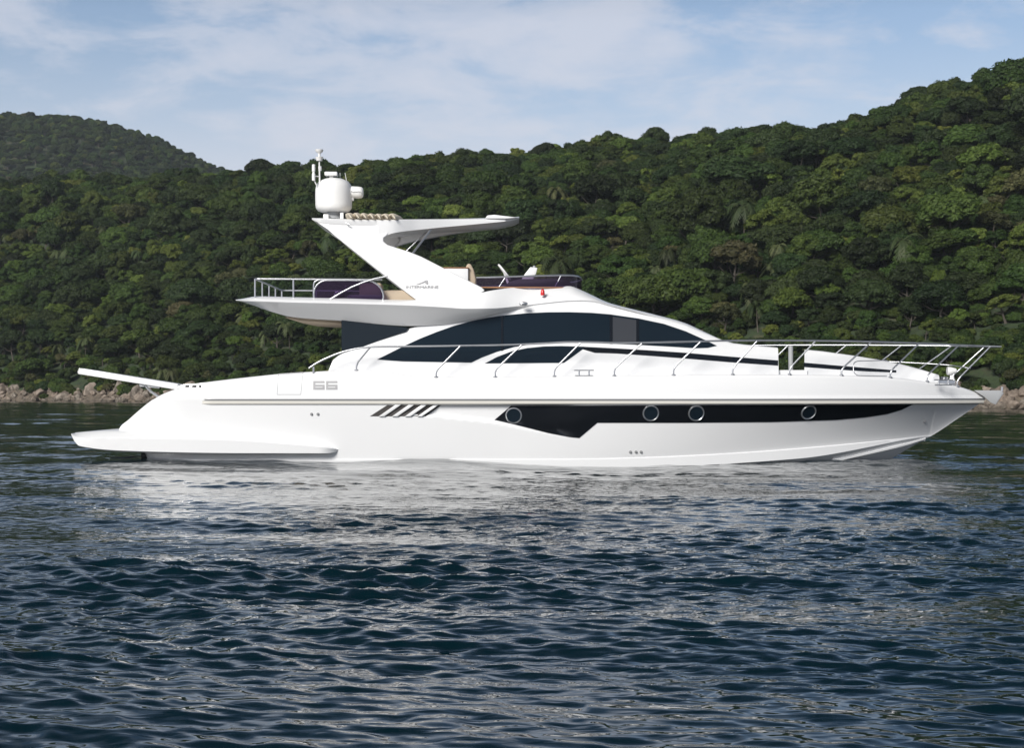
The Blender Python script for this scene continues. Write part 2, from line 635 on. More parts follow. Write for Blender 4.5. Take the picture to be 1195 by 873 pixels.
def rub_rail():
    Xs = [on(236, 467, hull_b).x + i * 0.08 for i in range(240)]
    Xs = [x for x in Xs if x < 11.15] + [11.2]
    for side in (-1, 1):
        rows = []
        for X in Xs:
            b = bs(X) - 0.01
            e = min(1, (X - Xs[0]) / 0.15 + 0.15)
            rows.append([(X, side * (b + o * e), ZS + z) for o, z in ((-0.02, 0.075), (0.035, 0.065), (0.045, 0.02), (0.02, 0.012), (0.02, -0.012), (0.05, -0.022), (0.045, -0.085), (-0.02, -0.11))])
        mb = MB()
        for i in range(len(rows) - 1):
            for j in range(7):
                q = [rows[i][j], rows[i][j + 1], rows[i + 1][j + 1], rows[i + 1][j]]
                mb.add(q, [(0, 1, 2, 3)], 1 if j in (2, 3, 4) else (2 if j >= 5 else 0))  # groove faces dark grey: the gap's shadow is put into the colour
        mb.add(rows[0], [tuple(range(8))])
        mb.add(rows[-1], [tuple(range(8))])
        mb.build('rub_rail', [M['gelcoat'], M['rail_grey'], M['rail_cream']], hull, smooth=25)


rub_rail()

# long black window band in the topsides, with its portholes
band = strip_on('hull_window', M['black'], hull,
                [(577, 490.2), (596.5, 473.6), (700, 473.2), (900, 472.8), (1066, 471.8)],
                [(577, 490.2), (600, 495.5), (640, 505.6), (665, 510.4), (676, 511.4), (697, 493.6), (800, 493.6), (900, 492.8), (975, 490.4), (1010, 487.3), (1035, 483.6), (1052, 478.6), (1066, 471.9)],
                hull_b, off=0.010, nz=8)
for px, py in ((599.5, 485), (759.5, 482.2), (812.5, 482.2), (943.5, 481)):
    c = on(px, py, hull_b)
    nrm_x = (hull_b(c.x + 0.05, c.z) - hull_b(c.x - 0.05, c.z)) / 0.1
    nrm_z = (hull_b(c.x, c.z + 0.05) - hull_b(c.x, c.z - 0.05)) / 0.1
    nv = Vector((-nrm_x, -1, -nrm_z)).normalized()
    rot = nv.to_track_quat('Y', 'Z').to_matrix()
    mb = MB()
    prof = [(0.152, -0.03), (0.156, 0.026), (0.166, 0.036), (0.178, 0.034), (0.186, 0.020), (0.188, -0.03)]
    rows = [[c + rot @ Vector((r * math.cos(a), h, r * math.sin(a))) for a in (2 * math.pi * k / 36 for k in range(36))] for r, h in prof]
    mb.grid(rows, close_u=True)
    po = mb.build('porthole', M['steel'], band, smooth=40)
    mb = MB()
    ring = [c + rot @ Vector((0.154 * math.cos(a), 0.016, 0.154 * math.sin(a))) for a in (2 * math.pi * k / 36 for k in range(36))]
    mb.add(ring, [tuple(range(36))])
    g = mb.build('porthole_glass', M['glass'], band, smooth=0)

# engine-room vents: a dark panel painted as the shaded hollow, under slanted white slats
vent = quad_on('vent', M['vent_shade'], hull, [(452, 472.8), (515, 472.8), (497, 486), (431.5, 486)], hull_b, off=0.004)
for a, b in ((442, 6.5), (457.5, 6.5), (472.5, 6.5), (487, 5.5)):
    mb = MB()
    q = [(a + 19.5, 472.4), (a + 19.5 + b, 472.4), (a + b, 486.0), (a, 486.0)]
    f_ = [on(*p, hull_b, 0.045) for p in q]; bk = [on(*p, hull_b, -0.02) for p in q]
    mb.prism(f_, bk)
    mb.build('slat', M['gelcoat'], vent, bevel=0.006)

# side boarding hatch seam
def seam(name, pts, surf, w=0.9, mat=None, off=0.003, closed=True):
    mb = MB()
    n = len(pts)
    for i in range(n if closed else n - 1):
        a, b = np.array(pts[i], float), np.array(pts[(i + 1) % n], float)
        d = (b - a) / np.linalg.norm(b - a); q = np.array((-d[1], d[0])) * w / 2
        k = max(2, int(np.linalg.norm(b - a) / 8))
        rows = []
        for j in range(k + 1):
            c = a + (b - a) * j / k
            rows.append([on(*(c + q), surf, off), on(*(c - q), surf, off)])
        mb.grid(rows)
    return mb.build(name, mat or M['grey_plastic'], hull, smooth=0)


seam('boarding_hatch', [(325, 436.5), (353.5, 434.6), (351, 460.5), (323.3, 460.5)], hull_b, w=0.7)

for px, py in ((363.5, 483.4), (371, 483.4), (735.5, 527.5), (742, 527.5), (748, 527.5), (1079, 492)):
    c = on(px, py, hull_b)
    mb = MB(); mb.lathe(c, [(0.0, -0.03), (0.022, -0.03), (0.032, -0.012), (0.032, 0.01)], 14, 'Y')
    mb.build('drain_outlet', M['rail_grey'], hull)

# "66" badge, double-line block digits
def digit(x0, y0, w, h):
    mb = MB()
    t = 2.5
    segs = [(x0, y0, x0 + t, y0 + h), (x0 + t, y0, x0 + w, y0 + t), (x0 + t, y0 + h - t, x0 + w, y0 + h), (x0 + t, y0 + h * 0.42, x0 + w, y0 + h * 0.42 + t), (x0 + w - t, y0 + h * 0.42 + t, x0 + w, y0 + h - t)]
    for a, b, c, d in segs:
        q = [(a, b), (c, b), (c, d), (a, d)]
        mb.prism([on(*p, hull_b, 0.007) for p in q], [on(*p, hull_b, -0.01) for p in q])
    o = mb.build('badge_digit', M['badge'], hull, smooth=0)


digit(365.5, 444.6, 13.2, 10.2)
digit(380.5, 444.6, 13.2, 10.2)

# spray rail on the bow bottom
def spray_rail():
    for side in (-1, 1):
        rows = []
        for i in range(41):
            X = 6.6 + (9.82 - 6.6) * i / 40
            z = np.interp(X, [6.6, 7.3, 8.5, 9.4, 9.82], [-0.10, 0.01, 0.235, 0.41, 0.52])
            kz = zk(X); taper = 1 - sstep(6.5, 9.9, X)
            z2 = zc(X) - 0.021 - 0.20 * taper
            f = min(max((z - kz) / max(z2 - kz, 1e-3), 0), 1) ** (1 / 1.15)
            b = (bc(X) + 0.01) * f
            k = 0.4 + 0.6 * min(1, (9.9 - X) / 0.8)
            rows.append([(X, side * (b - 0.03), z + 0.055), (X, side * (b + 0.075 * k), z + 0.015), (X, side * (b + 0.065 * k), z - 0.03 * k), (X, side * (b - 0.07), z - 0.05)])
        mb = MB(); mb.grid(rows)
        mb.build('spray_rail', M['gelcoat'], hull, smooth=25)


spray_rail()

# swim platform with its sponsons running forward along the hull
def platform():
    mb = MB()
    prof_t = pchip([-9.74, -9.0, -7.0, -6.0, -5.0, -4.3, -3.86], [0.725, 0.765, 0.76, 0.71, 0.60, 0.50, 0.42])
    prof_b = pchip([-9.74, -9.66, -9.55, -8.4, -6.0, -3.86], [0.68, 0.52, 0.42, 0.30, 0.25, 0.26])
    Xs = [-9.74 + 0.02 * i for i in range(10)] + [-9.54 + 5.68 * i / 84 for i in range(85)]
    rows = []
    for X in Xs:
        bo = 2.66 - 0.10 * sstep(-7.5, -4.2, X)
        if X < -9.0: bo -= 0.05 * ((-9.0 - X) / 0.86) ** 3
        if X > -4.25: bo -= 0.22 * ((X + 4.25) / 0.39) ** 2
        t_, b_ = prof_t(X), prof_b(X)
        if X > -4.1:
            m_ = (t_ + b_) / 2; k = math.sqrt(max(1 - ((X + 4.1) / 0.242) ** 2, 0.02)); t_, b_ = m_ + (t_ - m_) * k, m_ + (b_ - m_) * k
        d = t_ - b_
        pr = [(0, t_), (bo - 0.34, t_), (bo - 0.30, t_ - 0.012), (bo - 0.03, t_ - 0.30 * d), (bo, t_ - 0.36 * d), (bo - 0.02, b_ + 0.06 * d), (bo - 0.07, b_), (0, b_)]
        rows.append([(X, -b, z) for b, z in pr] + [(X, b, z) for b, z in reversed(pr[1:-1])])
    mb.grid(rows, close_u=True)
    n = len(rows[0])
    mb.f.append(tuple(range(n))); mb.fm.append(0)
    k = len(mb.v) - n
    mb.f.append(tuple(k + i for i in range(n))); mb.fm.append(0)
    o = mb.build('swim_platform', M['gelcoat'], yacht, smooth=22)
    # teak-free white deck has a few recessed fittings; a thruster pod hangs below
    mb = MB()
    c = at(170, 531.5, -2.1)
    mb.lathe((c.x - 0.09, c.y, c.z), [(0.0, 0), (0.07, 0), (0.09, 0.03), (0.09, 0.2), (0.0, 0.2)], 20, 'X')
    mb.box((c.x, c.y, c.z + 0.1), (0.08, 0.05, 0.14))
    mb.build('exhaust_outlet', M['dark_rubber'], o, bevel=0.004)
    for px in (194, 224):
        c = at(px, 527.8, -2.2); mb = MB()
        mb.box((c.x, c.y + 0.2, c.z - 0.05), (0.62, 0.5, 0.16)); mb.build('bracket', M['gelcoat'], o, bevel=0.03)
    for px in (152, 160):
        c = at(px, 505.3, -2.0); mb = MB()
        mb.box((c.x, c.y, c.z), (0.10, 0.06, 0.05)); mb.build('deck_cleat', M['steel'], o, bevel=0.012)
    return o


platform()

# boarding plank lifted over the stern, with its strut
def passerelle():
    y = -1.35
    a, b = at(95, 433.2, y), at(210, 451.5, y)
    d = (b - a).normalized(); L = (b - a).length
    mb = MB()
    rot = Matrix(((d.x, 0, -d.z), (0, 1, 0), (d.z, 0, d.x)))
    for o, th, w in ((0.0, 0.135, 0.52),):
        n = (rot @ Vector((0, 0, 1)))
        mb.box((a + b) / 2 + n * o * 0.6, (L, w, th), rot)
    p = mb.build('boarding_plank', M['gelcoat'], yacht, bevel=0.014)
    mb = MB()
    mb.tube([at(168, 449, y), at(176, 457, y), at(188, 465, y)], 0.028); mb.tube([at(163, 449.5, y + .2), at(186, 452, y + .2)], 0.03)
    mb.build('strut', M['steel'], p)
    mb = MB(); e = at(96, 433.2, y)
    mb.lathe((e.x, y - 0.2, e.z - 0.02), [(0, 0), (0.055, 0), (0.06, 0.03), (0.06, 0.37), (0.055, 0.4), (0, 0.4)], 16, 'Y')
    mb.build('roller', M['grey_plastic'], p)


passerelle()

# fairlead in the stern quarter
def fairlead():
    o = strip_on('fairlead', M['steel'], hull, [(206, 452), (214, 448.8), (238.5, 447.2)], [(206, 453.4), (222, 453.4), (238.5, 453)], hull_b, off=0.012, nz=3)
    for x0, x1 in ((216, 221), (224, 229.5), (232, 235)):
        strip_on('fairlead_slot', M['dark_rubber'], o, [(x0, 449.6), (x1, 449.2)], [(x0, 452.4), (x1, 452.2)], hull_b, off=0.018, nz=2)


fairlead()

# ---------------------------------------------------------------- cabin
_bd = pchip([-4.6, 1.0, 2.5, 4.0, 5.0, 6.5, 8.0, 9.3], [2.02, 2.02, 1.93, 1.74, 1.55, 1.24, 0.90, 0.45])
def cab_b(X, Z): return _bd(X) - 0.15 * (Z - 1.95)


def side_loft(name, xs_px, top_px, mat, parent, skew=0.0, zbot=1.85, step=6, round_r=0.10, crown=0.05, smooth=35, end=True):
    """solid with the cabin's sides, under an outline given in photograph pixels"""
    px = sorted(set(list(xs_px) + list(np.arange(xs_px[0], xs_px[-1], step))))
    f = lin(xs_px, top_px)
    rows = []
    for x in px:
        p = on(x, f(x), cab_b)
        X, Zt = p.x, max(p.z, zbot + 0.02)
        r_ = min(round_r, (Zt - zbot) * 0.45)
        pr = [(cab_b(X, zbot), zbot)]
        for j in range(1, 7):
            z = zbot + (Zt - r_ - zbot) * j / 6; pr.append((cab_b(X, z), z))
        b1 = pr[-1][0]
        for a in (30, 60, 90):
            pr.append((b1 - r_ * (1 - math.cos(R(a))), Zt - r_ + r_ * math.sin(R(a))))
        pr.append((b1 * 0.5, Zt + crown * 0.75)); pr.append((0, Zt + crown))
        e = skew * max(0.0, 1 - (x - px[0]) / (px[-1] - px[0])) ** 2        # end face cut at a slant across the deck
        b0 = pr[0][0]
        rows.append([(X + e * (b0 - b), -b, z) for b, z in pr] + [(X + e * (b0 + b), b, z) for b, z in reversed(pr[:-1])])
    mb = MB(); mb.grid(rows)
    if end:
        n = len(rows[0]); k = len(mb.v) - n
        mb.f.append(tuple(range(n))); mb.fm.append(0); mb.f.append(tuple(k + i for i in range(n))); mb.fm.append(0)
    return mb.build(name, mat, parent, smooth=smooth)


cabin = side_loft('cabin', [380, 383, 388, 393, 400, 430, 484, 497, 520, 560, 600, 640, 690, 726, 763, 800, 825, 843, 856, 870, 908],
                  [437, 432, 420, 416, 411.5, 400.5, 380.6, 377, 372, 362, 352, 344.5, 349, 359.5, 368.5, 378.5, 389, 396.5, 400.3, 402, 405.5], M['gelcoat'], yacht, crown=0.03)
roof_front = side_loft('foredeck_coachroof', [937.5, 960, 1000, 1030, 1052, 1075, 1096], [408, 410, 415.5, 420.5, 425, 431, 437.5], M['gelcoat'], yacht, skew=0.24, crown=0.02, round_r=0.07)

# glazing on the cabin side
win_top = [(440, 419.6), (470, 404.5), (490, 395.2), (510, 387.2), (530, 380.2), (550, 374.6), (570, 370.6), (590, 367.8), (615, 365.4), (640, 364.3), (665, 364.2), (690, 365),
           (712, 366.8), (745, 371.6), (775, 378), (800, 386.5), (822, 396.4), (836.5, 403.4)]
win_bot = [(440, 419.7), (470, 421.8), (550, 423.3), (562, 417.5), (580, 410.6), (600, 405), (620, 401.6), (640, 400), (665, 399.6), (700, 400.6), (740, 402.2), (790, 405), (812, 406.4), (826, 406), (836.5, 403.6)]
def cut(pts, a, b):
    xs, ys = zip(*pts)
    return [(a, float(np.interp(a, xs, ys)))] + [p for p in pts if a < p[0] < b] + [(b, float(np.interp(b, xs, ys)))]


side_win = strip_on('side_window', M['glass'], cabin, win_top, win_bot, cab_b, off=0.006, nz=8)
strip_on('opening_pane', M['glass_grey'], side_win, [(715, 369.6), (742.5, 373.4)], [(715, 399.6), (742.5, 400.6)], cab_b, off=0.016, nz=3)
for a, b in ((584.6, 587.2), (711.5, 714.6), (742.8, 745.6)):
    strip_on('mullion', M['black'], side_win, cut(win_top, a, b), cut(win_bot, a, b), cab_b, off=0.020, nz=4)
low_win = strip_on('lower_window', M['glass'], cabin, [(566, 424), (580, 416.6), (597, 410), (615, 406.2), (635, 404.2), (655, 403.8), (682, 404.6)],
                   [(566, 424.2), (600, 424), (658, 423.6), (668, 416.5), (682, 406.2)], cab_b, off=0.006, nz=6)
strip_on('dark_stripe', M['black'], cabin, [(680, 404.6), (720, 406.6), (760, 409), (800, 411.7), (850, 416), (908, 420.7)],
         [(680, 407.6), (694, 411.8), (720, 412.6), (760, 415.4), (800, 418.4), (850, 422.6), (908, 426.8)], cab_b, off=0.006, nz=3)
strip_on('dark_stripe', M['black'], roof_front, [(938, 423.2), (970, 426), (1010, 429.3), (1046, 432.2)], [(938, 428.4), (970, 430.8), (1010, 433.5), (1046, 434.8)], cab_b, off=0.006, nz=3)
strip_on('foredeck_step', M['gelcoat'], yacht, [(905, 432), (942, 432)], [(905, 440), (942, 440)], lambda X, Z: 1.2, off=0.0, nz=2, skirt=2.4)
mb = MB(); c0 = at(922.7, 436, -0.75); c1 = at(922.7, 403.8, -0.75); mb.tube([c0, c1], 0.055, 14); mb.lathe((c0.x, c0.y, c0.z - 0.01), [(0, 0), (0.13, 0), (0.13, 0.05), (0.06, 0.06)], 18)
mb.build('post', M['grey_plastic'], yacht)

# dark saloon side glass below the flybridge overhang
def aft_glass():
    poly = [(398.5, 373.5), (430, 377.5), (476, 382.5), (474, 386.5), (440, 398), (420, 406), (398.5, 414)]
    yo, yi = -1.90, -1.84
    mb = MB(); mb.prism([at(x, y, yo) for x, y in poly], [at(x, y, yi) for x, y in poly])
    mb.build('saloon_side_glass', M['glass'], cabin, smooth=0)
    poly = [(398.5, 374), (398.5, 436)]
    a, b = at(399.5, 370, -1.86), at(399.5, 436, -1.86)
    mb = MB(); mb.box(((a.x + b.x) / 2 + 0.05, 0, (a.z + b.z) / 2), (0.05, 3.70, a.z - b.z)); mb.build('saloon_doors', M['glass'], cabin, smooth=0)


aft_glass()

# ---------------------------------------------------------------- flybridge deck and roof
FB = np.array([  # px, bottom, ridge, top, half breadth at the ridge
    (275, 350.6, 350, 349.4, 1.80), (285, 354.5, 350.6, 347.4, 2.06), (297, 358.6, 351.2, 345.6, 2.20), (312, 364, 351.8, 345.8, 2.28), (340, 370.6, 353, 346.6, 2.32), (400, 375, 354.4, 347.8, 2.34),
    (475, 381, 356.6, 349.8, 2.34), (515, 379.5, 358.6, 349.6, 2.32), (545, 374.6, 360.4, 345, 2.28), (575, 367.6, 360, 338.5, 2.20), (605, 360.8, 357.4, 335, 2.08), (635, 356, 353.8, 334.2, 1.98),
    (665, 353, 351, 333.6, 1.91), (680, 353, 350.6, 338.6, 1.88), (693, 354, 351.4, 344.6, 1.85), (711, 357.5, 356, 352.8, 1.80), (727, 361.4, 360, 357.4, 1.75), (763, 370.6, 369.4, 366.4, 1.64), (800, 380.6, 379.6, 376.6, 1.50), (821, 389, 388, 386, 1.40), (846, 399.5, 398.8, 397.8, 1.25)])
_fb = [pchip(FB[:, 0], FB[:, i]) for i in range(1, 5)]


def flybridge():
    mb = MB(); rows = []
    for px in list(np.arange(275, 846, 4)) + [846]:
        zb, ze, zt_, be = (f(px) for f in _fb)
        inn = 0.30 if px < 540 else 0.30 + 0.16 * sstep(572, 630, px) - 0.28 * sstep(690, 760, px)
        pe = at(px, ze, -be)
        be += (min(be, cab_b(pe.x, pe.z) + 0.025) - be) * sstep(560, 625, px)
        pe = at(px, ze, -be)
        X = pe.x
        def zz(py, b): return CAM_H + (HY - py) * (37 - b) / F
        bb = be - 0.42 * (1 - sstep(520, 620, px)) - 0.03
        ztop = zz(zt_, be - inn)
        zbot = min(zz(zb, bb), pe.z - 0.004)
        w_in = be - inn
        pr = [(0, zbot + 0.02), (bb - 0.15, zbot + 0.01), (bb, zbot + 0.012), (be - 0.012, pe.z - 0.012), (be, pe.z + 0.004)]
        for j in (0.25, 0.5, 0.75):                                  # coaming leans in, slightly rounded
            pr.append((be - inn * (j ** 1.5), pe.z + (ztop - pe.z) * j))
        pr += [(w_in - 0.01, ztop - 0.006), (w_in - 0.05, ztop), (w_in - 0.14, ztop - 0.003)]
        cr = 0.0 if px < 660 else 0.05
        pr += [(w_in * 0.5, ztop - 0.02 + cr), (0, ztop - 0.02 + cr * 1.3)]
        rows.append([(X, -b, z) for b, z in pr] + [(X, b, z) for b, z in reversed(pr[1:-1])])
    mb.grid(rows, close_u=True)
    n = len(rows[0]); k = len(mb.v) - n
    mb.f.append(tuple(range(n))); mb.fm.append(0); mb.f.append(tuple(k + i for i in range(n))); mb.fm.append(0)
    return mb.build('flybridge', M['gelcoat'], yacht, smooth=24)


fly = flybridge()
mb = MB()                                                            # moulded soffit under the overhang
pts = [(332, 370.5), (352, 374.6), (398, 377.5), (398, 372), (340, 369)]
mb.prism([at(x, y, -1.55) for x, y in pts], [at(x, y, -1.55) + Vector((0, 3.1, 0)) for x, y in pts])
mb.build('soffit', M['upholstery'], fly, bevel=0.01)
# windscreen on the sloping front of the roof
rows = []
for px in np.linspace(722, 838, 14):
    zt_, be = _fb[2](px), _fb[3](px)
    w_in = be - (0.46 - 0.28 * sstep(690, 760, px))
    X = at(px, _fb[1](px), -be).x
    zt1 = CAM_H + (HY - zt_) * (37 - w_in) / F
    w = w_in - 0.22
    rows.append([(X, w * s, zt1 - 0.02 + 0.065 - 0.045 * abs(s) * (w / w_in) / 0.9 + 0.012) for s in np.linspace(-1, 1, 9)])
mb = MB(); mb.grid(rows); mb.build('windscreen', M['glass'], fly)

# radar arch: two raked side panels
def arch_y(z): return 1.95 - 0.50 * (z - 3.7) / 1.6
def arch_pt(px, py, side, inset=0.0):
    y = -1.9
    for _ in range(6):
        p = at(px, py, y); y = -(arch_y(p.z) - inset)
    return Vector((p.x, side * -y if side > 0 else y, p.z))


ARCH = [(364.5, 254.2), (372, 261), (382, 267.5), (392, 276.2), (404, 285.8), (420, 298.6), (440, 314.6), (460, 330.4), (475, 342), (490, 353), (500, 358), (535, 357), (552, 348), (566, 339), (562, 335.2), (548, 328.2),
        (530, 319.2), (510, 308.8), (492, 299.6), (476, 293.2), (462, 288.9), (452, 285.6), (447.4, 281.6), (447.6, 277.4), (451, 275.2), (457, 268), (453, 259.5), (440, 256.4), (400, 255.2)]
arch = None
for side in (-1, 1):
    mb = MB()
    mb.prism([arch_pt(x, y, side) for x, y in ARCH], [arch_pt(x, y, side, 0.17) for x, y in ARCH])
    o = mb.build('arch_panel', M['gelcoat'], fly, smooth=40, bevel=0.028, segs=3)
    if side < 0: arch = o

# hardtop
HT = np.array([(364, 254.0, 256.0, 1.38), (372, 254.2, 259.5, 1.43), (400, 254.9, 262, 1.44), (430, 255.6, 262.4, 1.44), (455, 255.6, 262.4, 1.42), (490, 255.3, 261.6, 1.12), (530, 255.0, 260.4, 0.84), (560, 254.6, 259.6, 0.73), (585, 254.2, 258.6, 0.68), (598, 253.6, 257.0, 0.66), (606, 253.2, 254.6, 0.55)])
_ht = [pchip(HT[:, 0], HT[:, i]) for i in (1, 2, 3)]
def hardtop():
    mb = MB(); rows = []
    for px in list(np.arange(364, 606, 4)) + [606]:
        a, b, w = (f(px) for f in _ht)
        p = at(px, a, -w); q = at(px, b, -w)
        X = p.x; zt_, zb = p.z, q.z
        m_ = (zt_ + zb) / 2
        up = 0.16 * sstep(400, 470, px) * (1 - sstep(575, 606, px))       # underside swells towards the middle
        pr = [(0, zt_ + 0.05), (w * 0.6, zt_ + 0.035), (w - 0.06, zt_), (w, zt_ - 0.2 * (zt_ - zb)), (w - 0.005, m_), (w - 0.03, zb), (w - 0.16, zb - up * 0.10), (w * 0.5, zb - up * 0.45), (0, zb - up * 0.48)]
        rows.append([(X, -y, z) for y, z in pr] + [(X, y, z) for y, z in reversed(pr[1:-1])])
    mb.grid(rows, close_u=True)
    n = len(rows[0]); k = len(mb.v) - n
    mb.f.append(tuple(range(n))); mb.fm.append(0); mb.f.append(tuple(k + i for i in range(n))); mb.fm.append(0)
    return mb.build('hardtop', M['gelcoat'], yacht, smooth=24)


top = hardtop()
for side in (-1, 1):                                                  # the arch runs on into the hardtop's edge
    rows = []
    for px in np.linspace(441, 590, 40):
        w = _ht[2](px) + 0.012 + 0.022 * (1 - sstep(450, 476, px))
        pt, pb = _ht[0](px) + 1.0, float(np.interp(px, [441, 449, 454, 462, 475, 490, 515, 550, 590], [282, 276.6, 273.8, 271.8, 270.0, 268.4, 265.8, 262.6, 258.8]))
        a, b = at(px, pt, -w), at(px, pb, -w)
        rows.append([(a.x, side * (w - 0.05), a.z), (a.x, side * w, a.z - 0.012), (a.x, side * w, (a.z + b.z) / 2), (a.x, side * (w - 0.005), b.z + 0.012), (a.x, side * (w - 0.04), b.z), (a.x, side * (w - 0.11), b.z + 0.02), (a.x, side * (w - 0.12), a.z)])
    mb = MB(); mb.grid(rows, close_u=True)
    for k in (0, len(mb.v) - 7): mb.f.append(tuple(k + i for i in range(7))); mb.fm.append(0)
    mb.build('side_fin', M['gelcoat'], top, smooth=40)
mb = MB()                                                            # raised fairing near the hardtop's front
pts = [(566, 254.8), (569, 251.2), (577, 250.4), (590, 252.0), (604, 253.6), (590, 255.2)]
mb.prism([at(x, y, -0.74) for x, y in pts], [at(x, y, -0.45) for x, y in pts])
mb.build('fairing', M['gelcoat'], top, bevel=0.015)
# folded canvas roof lying in rolls on the hardtop
mb = MB()
for i in range(7):
    px = 410 + i * 8.4
    rows = []
    for k in range(9):
        u = k / 8; y = -1.55 + 3.1 * u
        c = at(px, 254.0 + 0.5 * i * 0.2, -1.2)
        ph = 0.35 * math.sin(5 * u + i); e_ = (0.25, 0.8, 1, 1, 1, 1, 1, 0.8, 0.25)[k]
        rows.append([(c.x + e_ * 0.15 * math.cos(a) * (1.15 + 0.15 * math.sin(3 * a + i)), y, c.z + 0.02 * ph + e_ * 0.085 * math.sin(a) * (1.6 if math.sin(a) > 0 else 0.6) - 0.045 * math.cos(a)) for a in (2 * math.pi * j / 14 for j in range(14))])
    mb.grid(rows, close_u=True)
    n = 14; k0 = len(mb.v) - n * 9
    mb.f.append(tuple(k0 + j for j in range(n))); mb.fm.append(0); mb.f.append(tuple(k0 + 8 * n + j for j in range(n))); mb.fm.append(0)
mb.build('folded_canvas', M['canvas'], top, smooth=50)
for y in (-1.3, 1.3):
    mb = MB()
    mb.tube([at(504, 266, y * 0.72), at(479, 299, y * 1.12)], 0.026, 10)
    mb.build('stay', M['steel'], top)
mb = MB()
mb.tube([at(498, 270, -0.85), at(474, 293, -0.95)], 0.014, 8)
mb.build('stay', M['steel'], top)
c = at(404.5, 260, -1.44); mb = MB(); mb.tube([c, c + Vector((-0.01, -0.06, -0.01)), c + Vector((0.07, -0.08, -0.05))], 0.015, 8); mb.build('hook', M['steel'], top)

# electronics on the hardtop
def electronics():
    y = 0.0
    c = at(389.5, 247.5, y)
    s = 37 / F
    mb = MB()
    prof = [(0.0, 0.0), (15 * s, 0.0), (18.5 * s, 1.2 * s), (20.8 * s, 4.5 * s), (21.3 * s, 8 * s), (21.5 * s, 20 * s), (21.3 * s, 26.5 * s), (20.2 * s, 31.5 * s), (17.0 * s, 35.8 * s), (10.5 * s, 38.7 * s), (4 * s, 39.8 * s), (0.0, 40 * s)]
    mb.lathe(c, prof, 48)
    dome = mb.build('satellite_dome', M['plastic'], top, smooth=60)
    mb = MB(); p = at(389, 255.5, y)
    mb.lathe(p, [(11.5 * s, 0), (10 * s, 2 * s), (7 * s, 5 * s), (7.2 * s, 8.2 * s), (0, 8.2 * s)], 24)
    mb.build('pedestal', M['grey_plastic'], dome)
    mb = MB(); p = at(381, 254, -0.3); mb.box(p, (6 * s, 0.25, 7 * s)); mb.build('bracket', M['plastic'], dome, bevel=0.01); mb = MB(); p = at(399, 252, -0.2); mb.box(p, (4 * s, 0.08, 8 * s)); mb.build('bracket', M['plastic'], dome, bevel=0.01)
    # small flat radar on top of the dome
    mb = MB(); p = at(386.8, 203.3, y)
    mb.box(p, (14.6 * s, 0.30, 4.4 * s)); mb.box((p.x, p.y, p.z - 0.09), (4.5 * s, 0.12, 0.14))
    mb.build('flat_antenna', M['plastic'], top, bevel=0.014)
    # drum with a snout, facing forward
    mb = MB(); p = at(412, 224.5, y)
    rows = []
    for px, r in ((405, 6.6), (408, 7.0), (418, 7.1), (421.6, 6.6), (423.6, 5.2), (424.2, 2.5)):
        q = at(px, 224.0 + (0.6 if px > 415 else 0), y)
        rows.append([(q.x, q.y + r * s * math.cos(a), q.z + r * s * math.sin(a)) for a in (2 * math.pi * k / 24 for k in range(24))])
    mb.grid(rows, close_u=True); mb.f.append(tuple(len(mb.v) - 24 + k for k in range(24))); mb.fm.append(0)
    q = at(411, 231, y); mb.box(q, (3.6 * s, 0.14, 6 * s))
    cam_ = mb.build('camera_housing', M['plastic'], top, smooth=45)
    # mast with lights
    mb = MB()
    mb.tube([at(373.2, 219, -0.25), at(372.6, 184, -0.25)], [0.022, 0.016], 10)
    mb.tube([at(369.5, 216, -0.3), at(366, 209, -0.35), at(366, 206, -0.35)], 0.016, 8)
    mb.tube([at(373.2, 206, -0.25), at(366, 205, -0.35)], 0.014, 8)
    mast = mb.build('mast', M['plastic'], top)
    mb = MB(); p = at(372.6, 186, -0.25); mb.lathe((p.x, p.y, p.z - 1.5 * s), [(0, 0), (3.4 * s, 0), (4.3 * s, 3.4 * s), (4.8 * s, 4.4 * s), (1.2 * s, 4.6 * s), (1.6 * s, 8.5 * s), (4.3 * s, 10.8 * s), (4.8 * s, 13 * s), (0, 13.2 * s)], 20)
    mb.build('anchor_light', M['plastic'], mast, smooth=40)
    mb = MB(); p = at(373.4, 196.5, -0.22); mb.lathe((p.x, p.y, p.z - 3 * s), [(0, 0), (1.8 * s, 0.3 * s), (2 * s, 3 * s), (1.8 * s, 5.7 * s), (0, 6 * s)], 16); mb.build('masthead_light', M['plastic'], mast)
    mb = MB(); p = at(366, 211, -0.35); mb.lathe(p, [(0, 0), (1.9 * s, 0.4 * s), (2.0 * s, 4 * s), (1.9 * s, 8.4 * s), (1.4 * s, 9 * s), (1.4 * s, 10.4 * s), (2.0 * s, 11 * s), (1.9 * s, 19 * s), (0, 19.6 * s)], 16)
    mb.build('horn', M['plastic'], mast, smooth=40)
    for a, b in ((397, 396.8), (405, 402.6)):
        mb = MB(); mb.tube([at(a, 214, 0.2), at(b, 201.5, 0.2)], [0.010, 0.006], 6); mb.build('whip_antenna', M['plastic'], top)
    return cam_


cam_house = electronics()


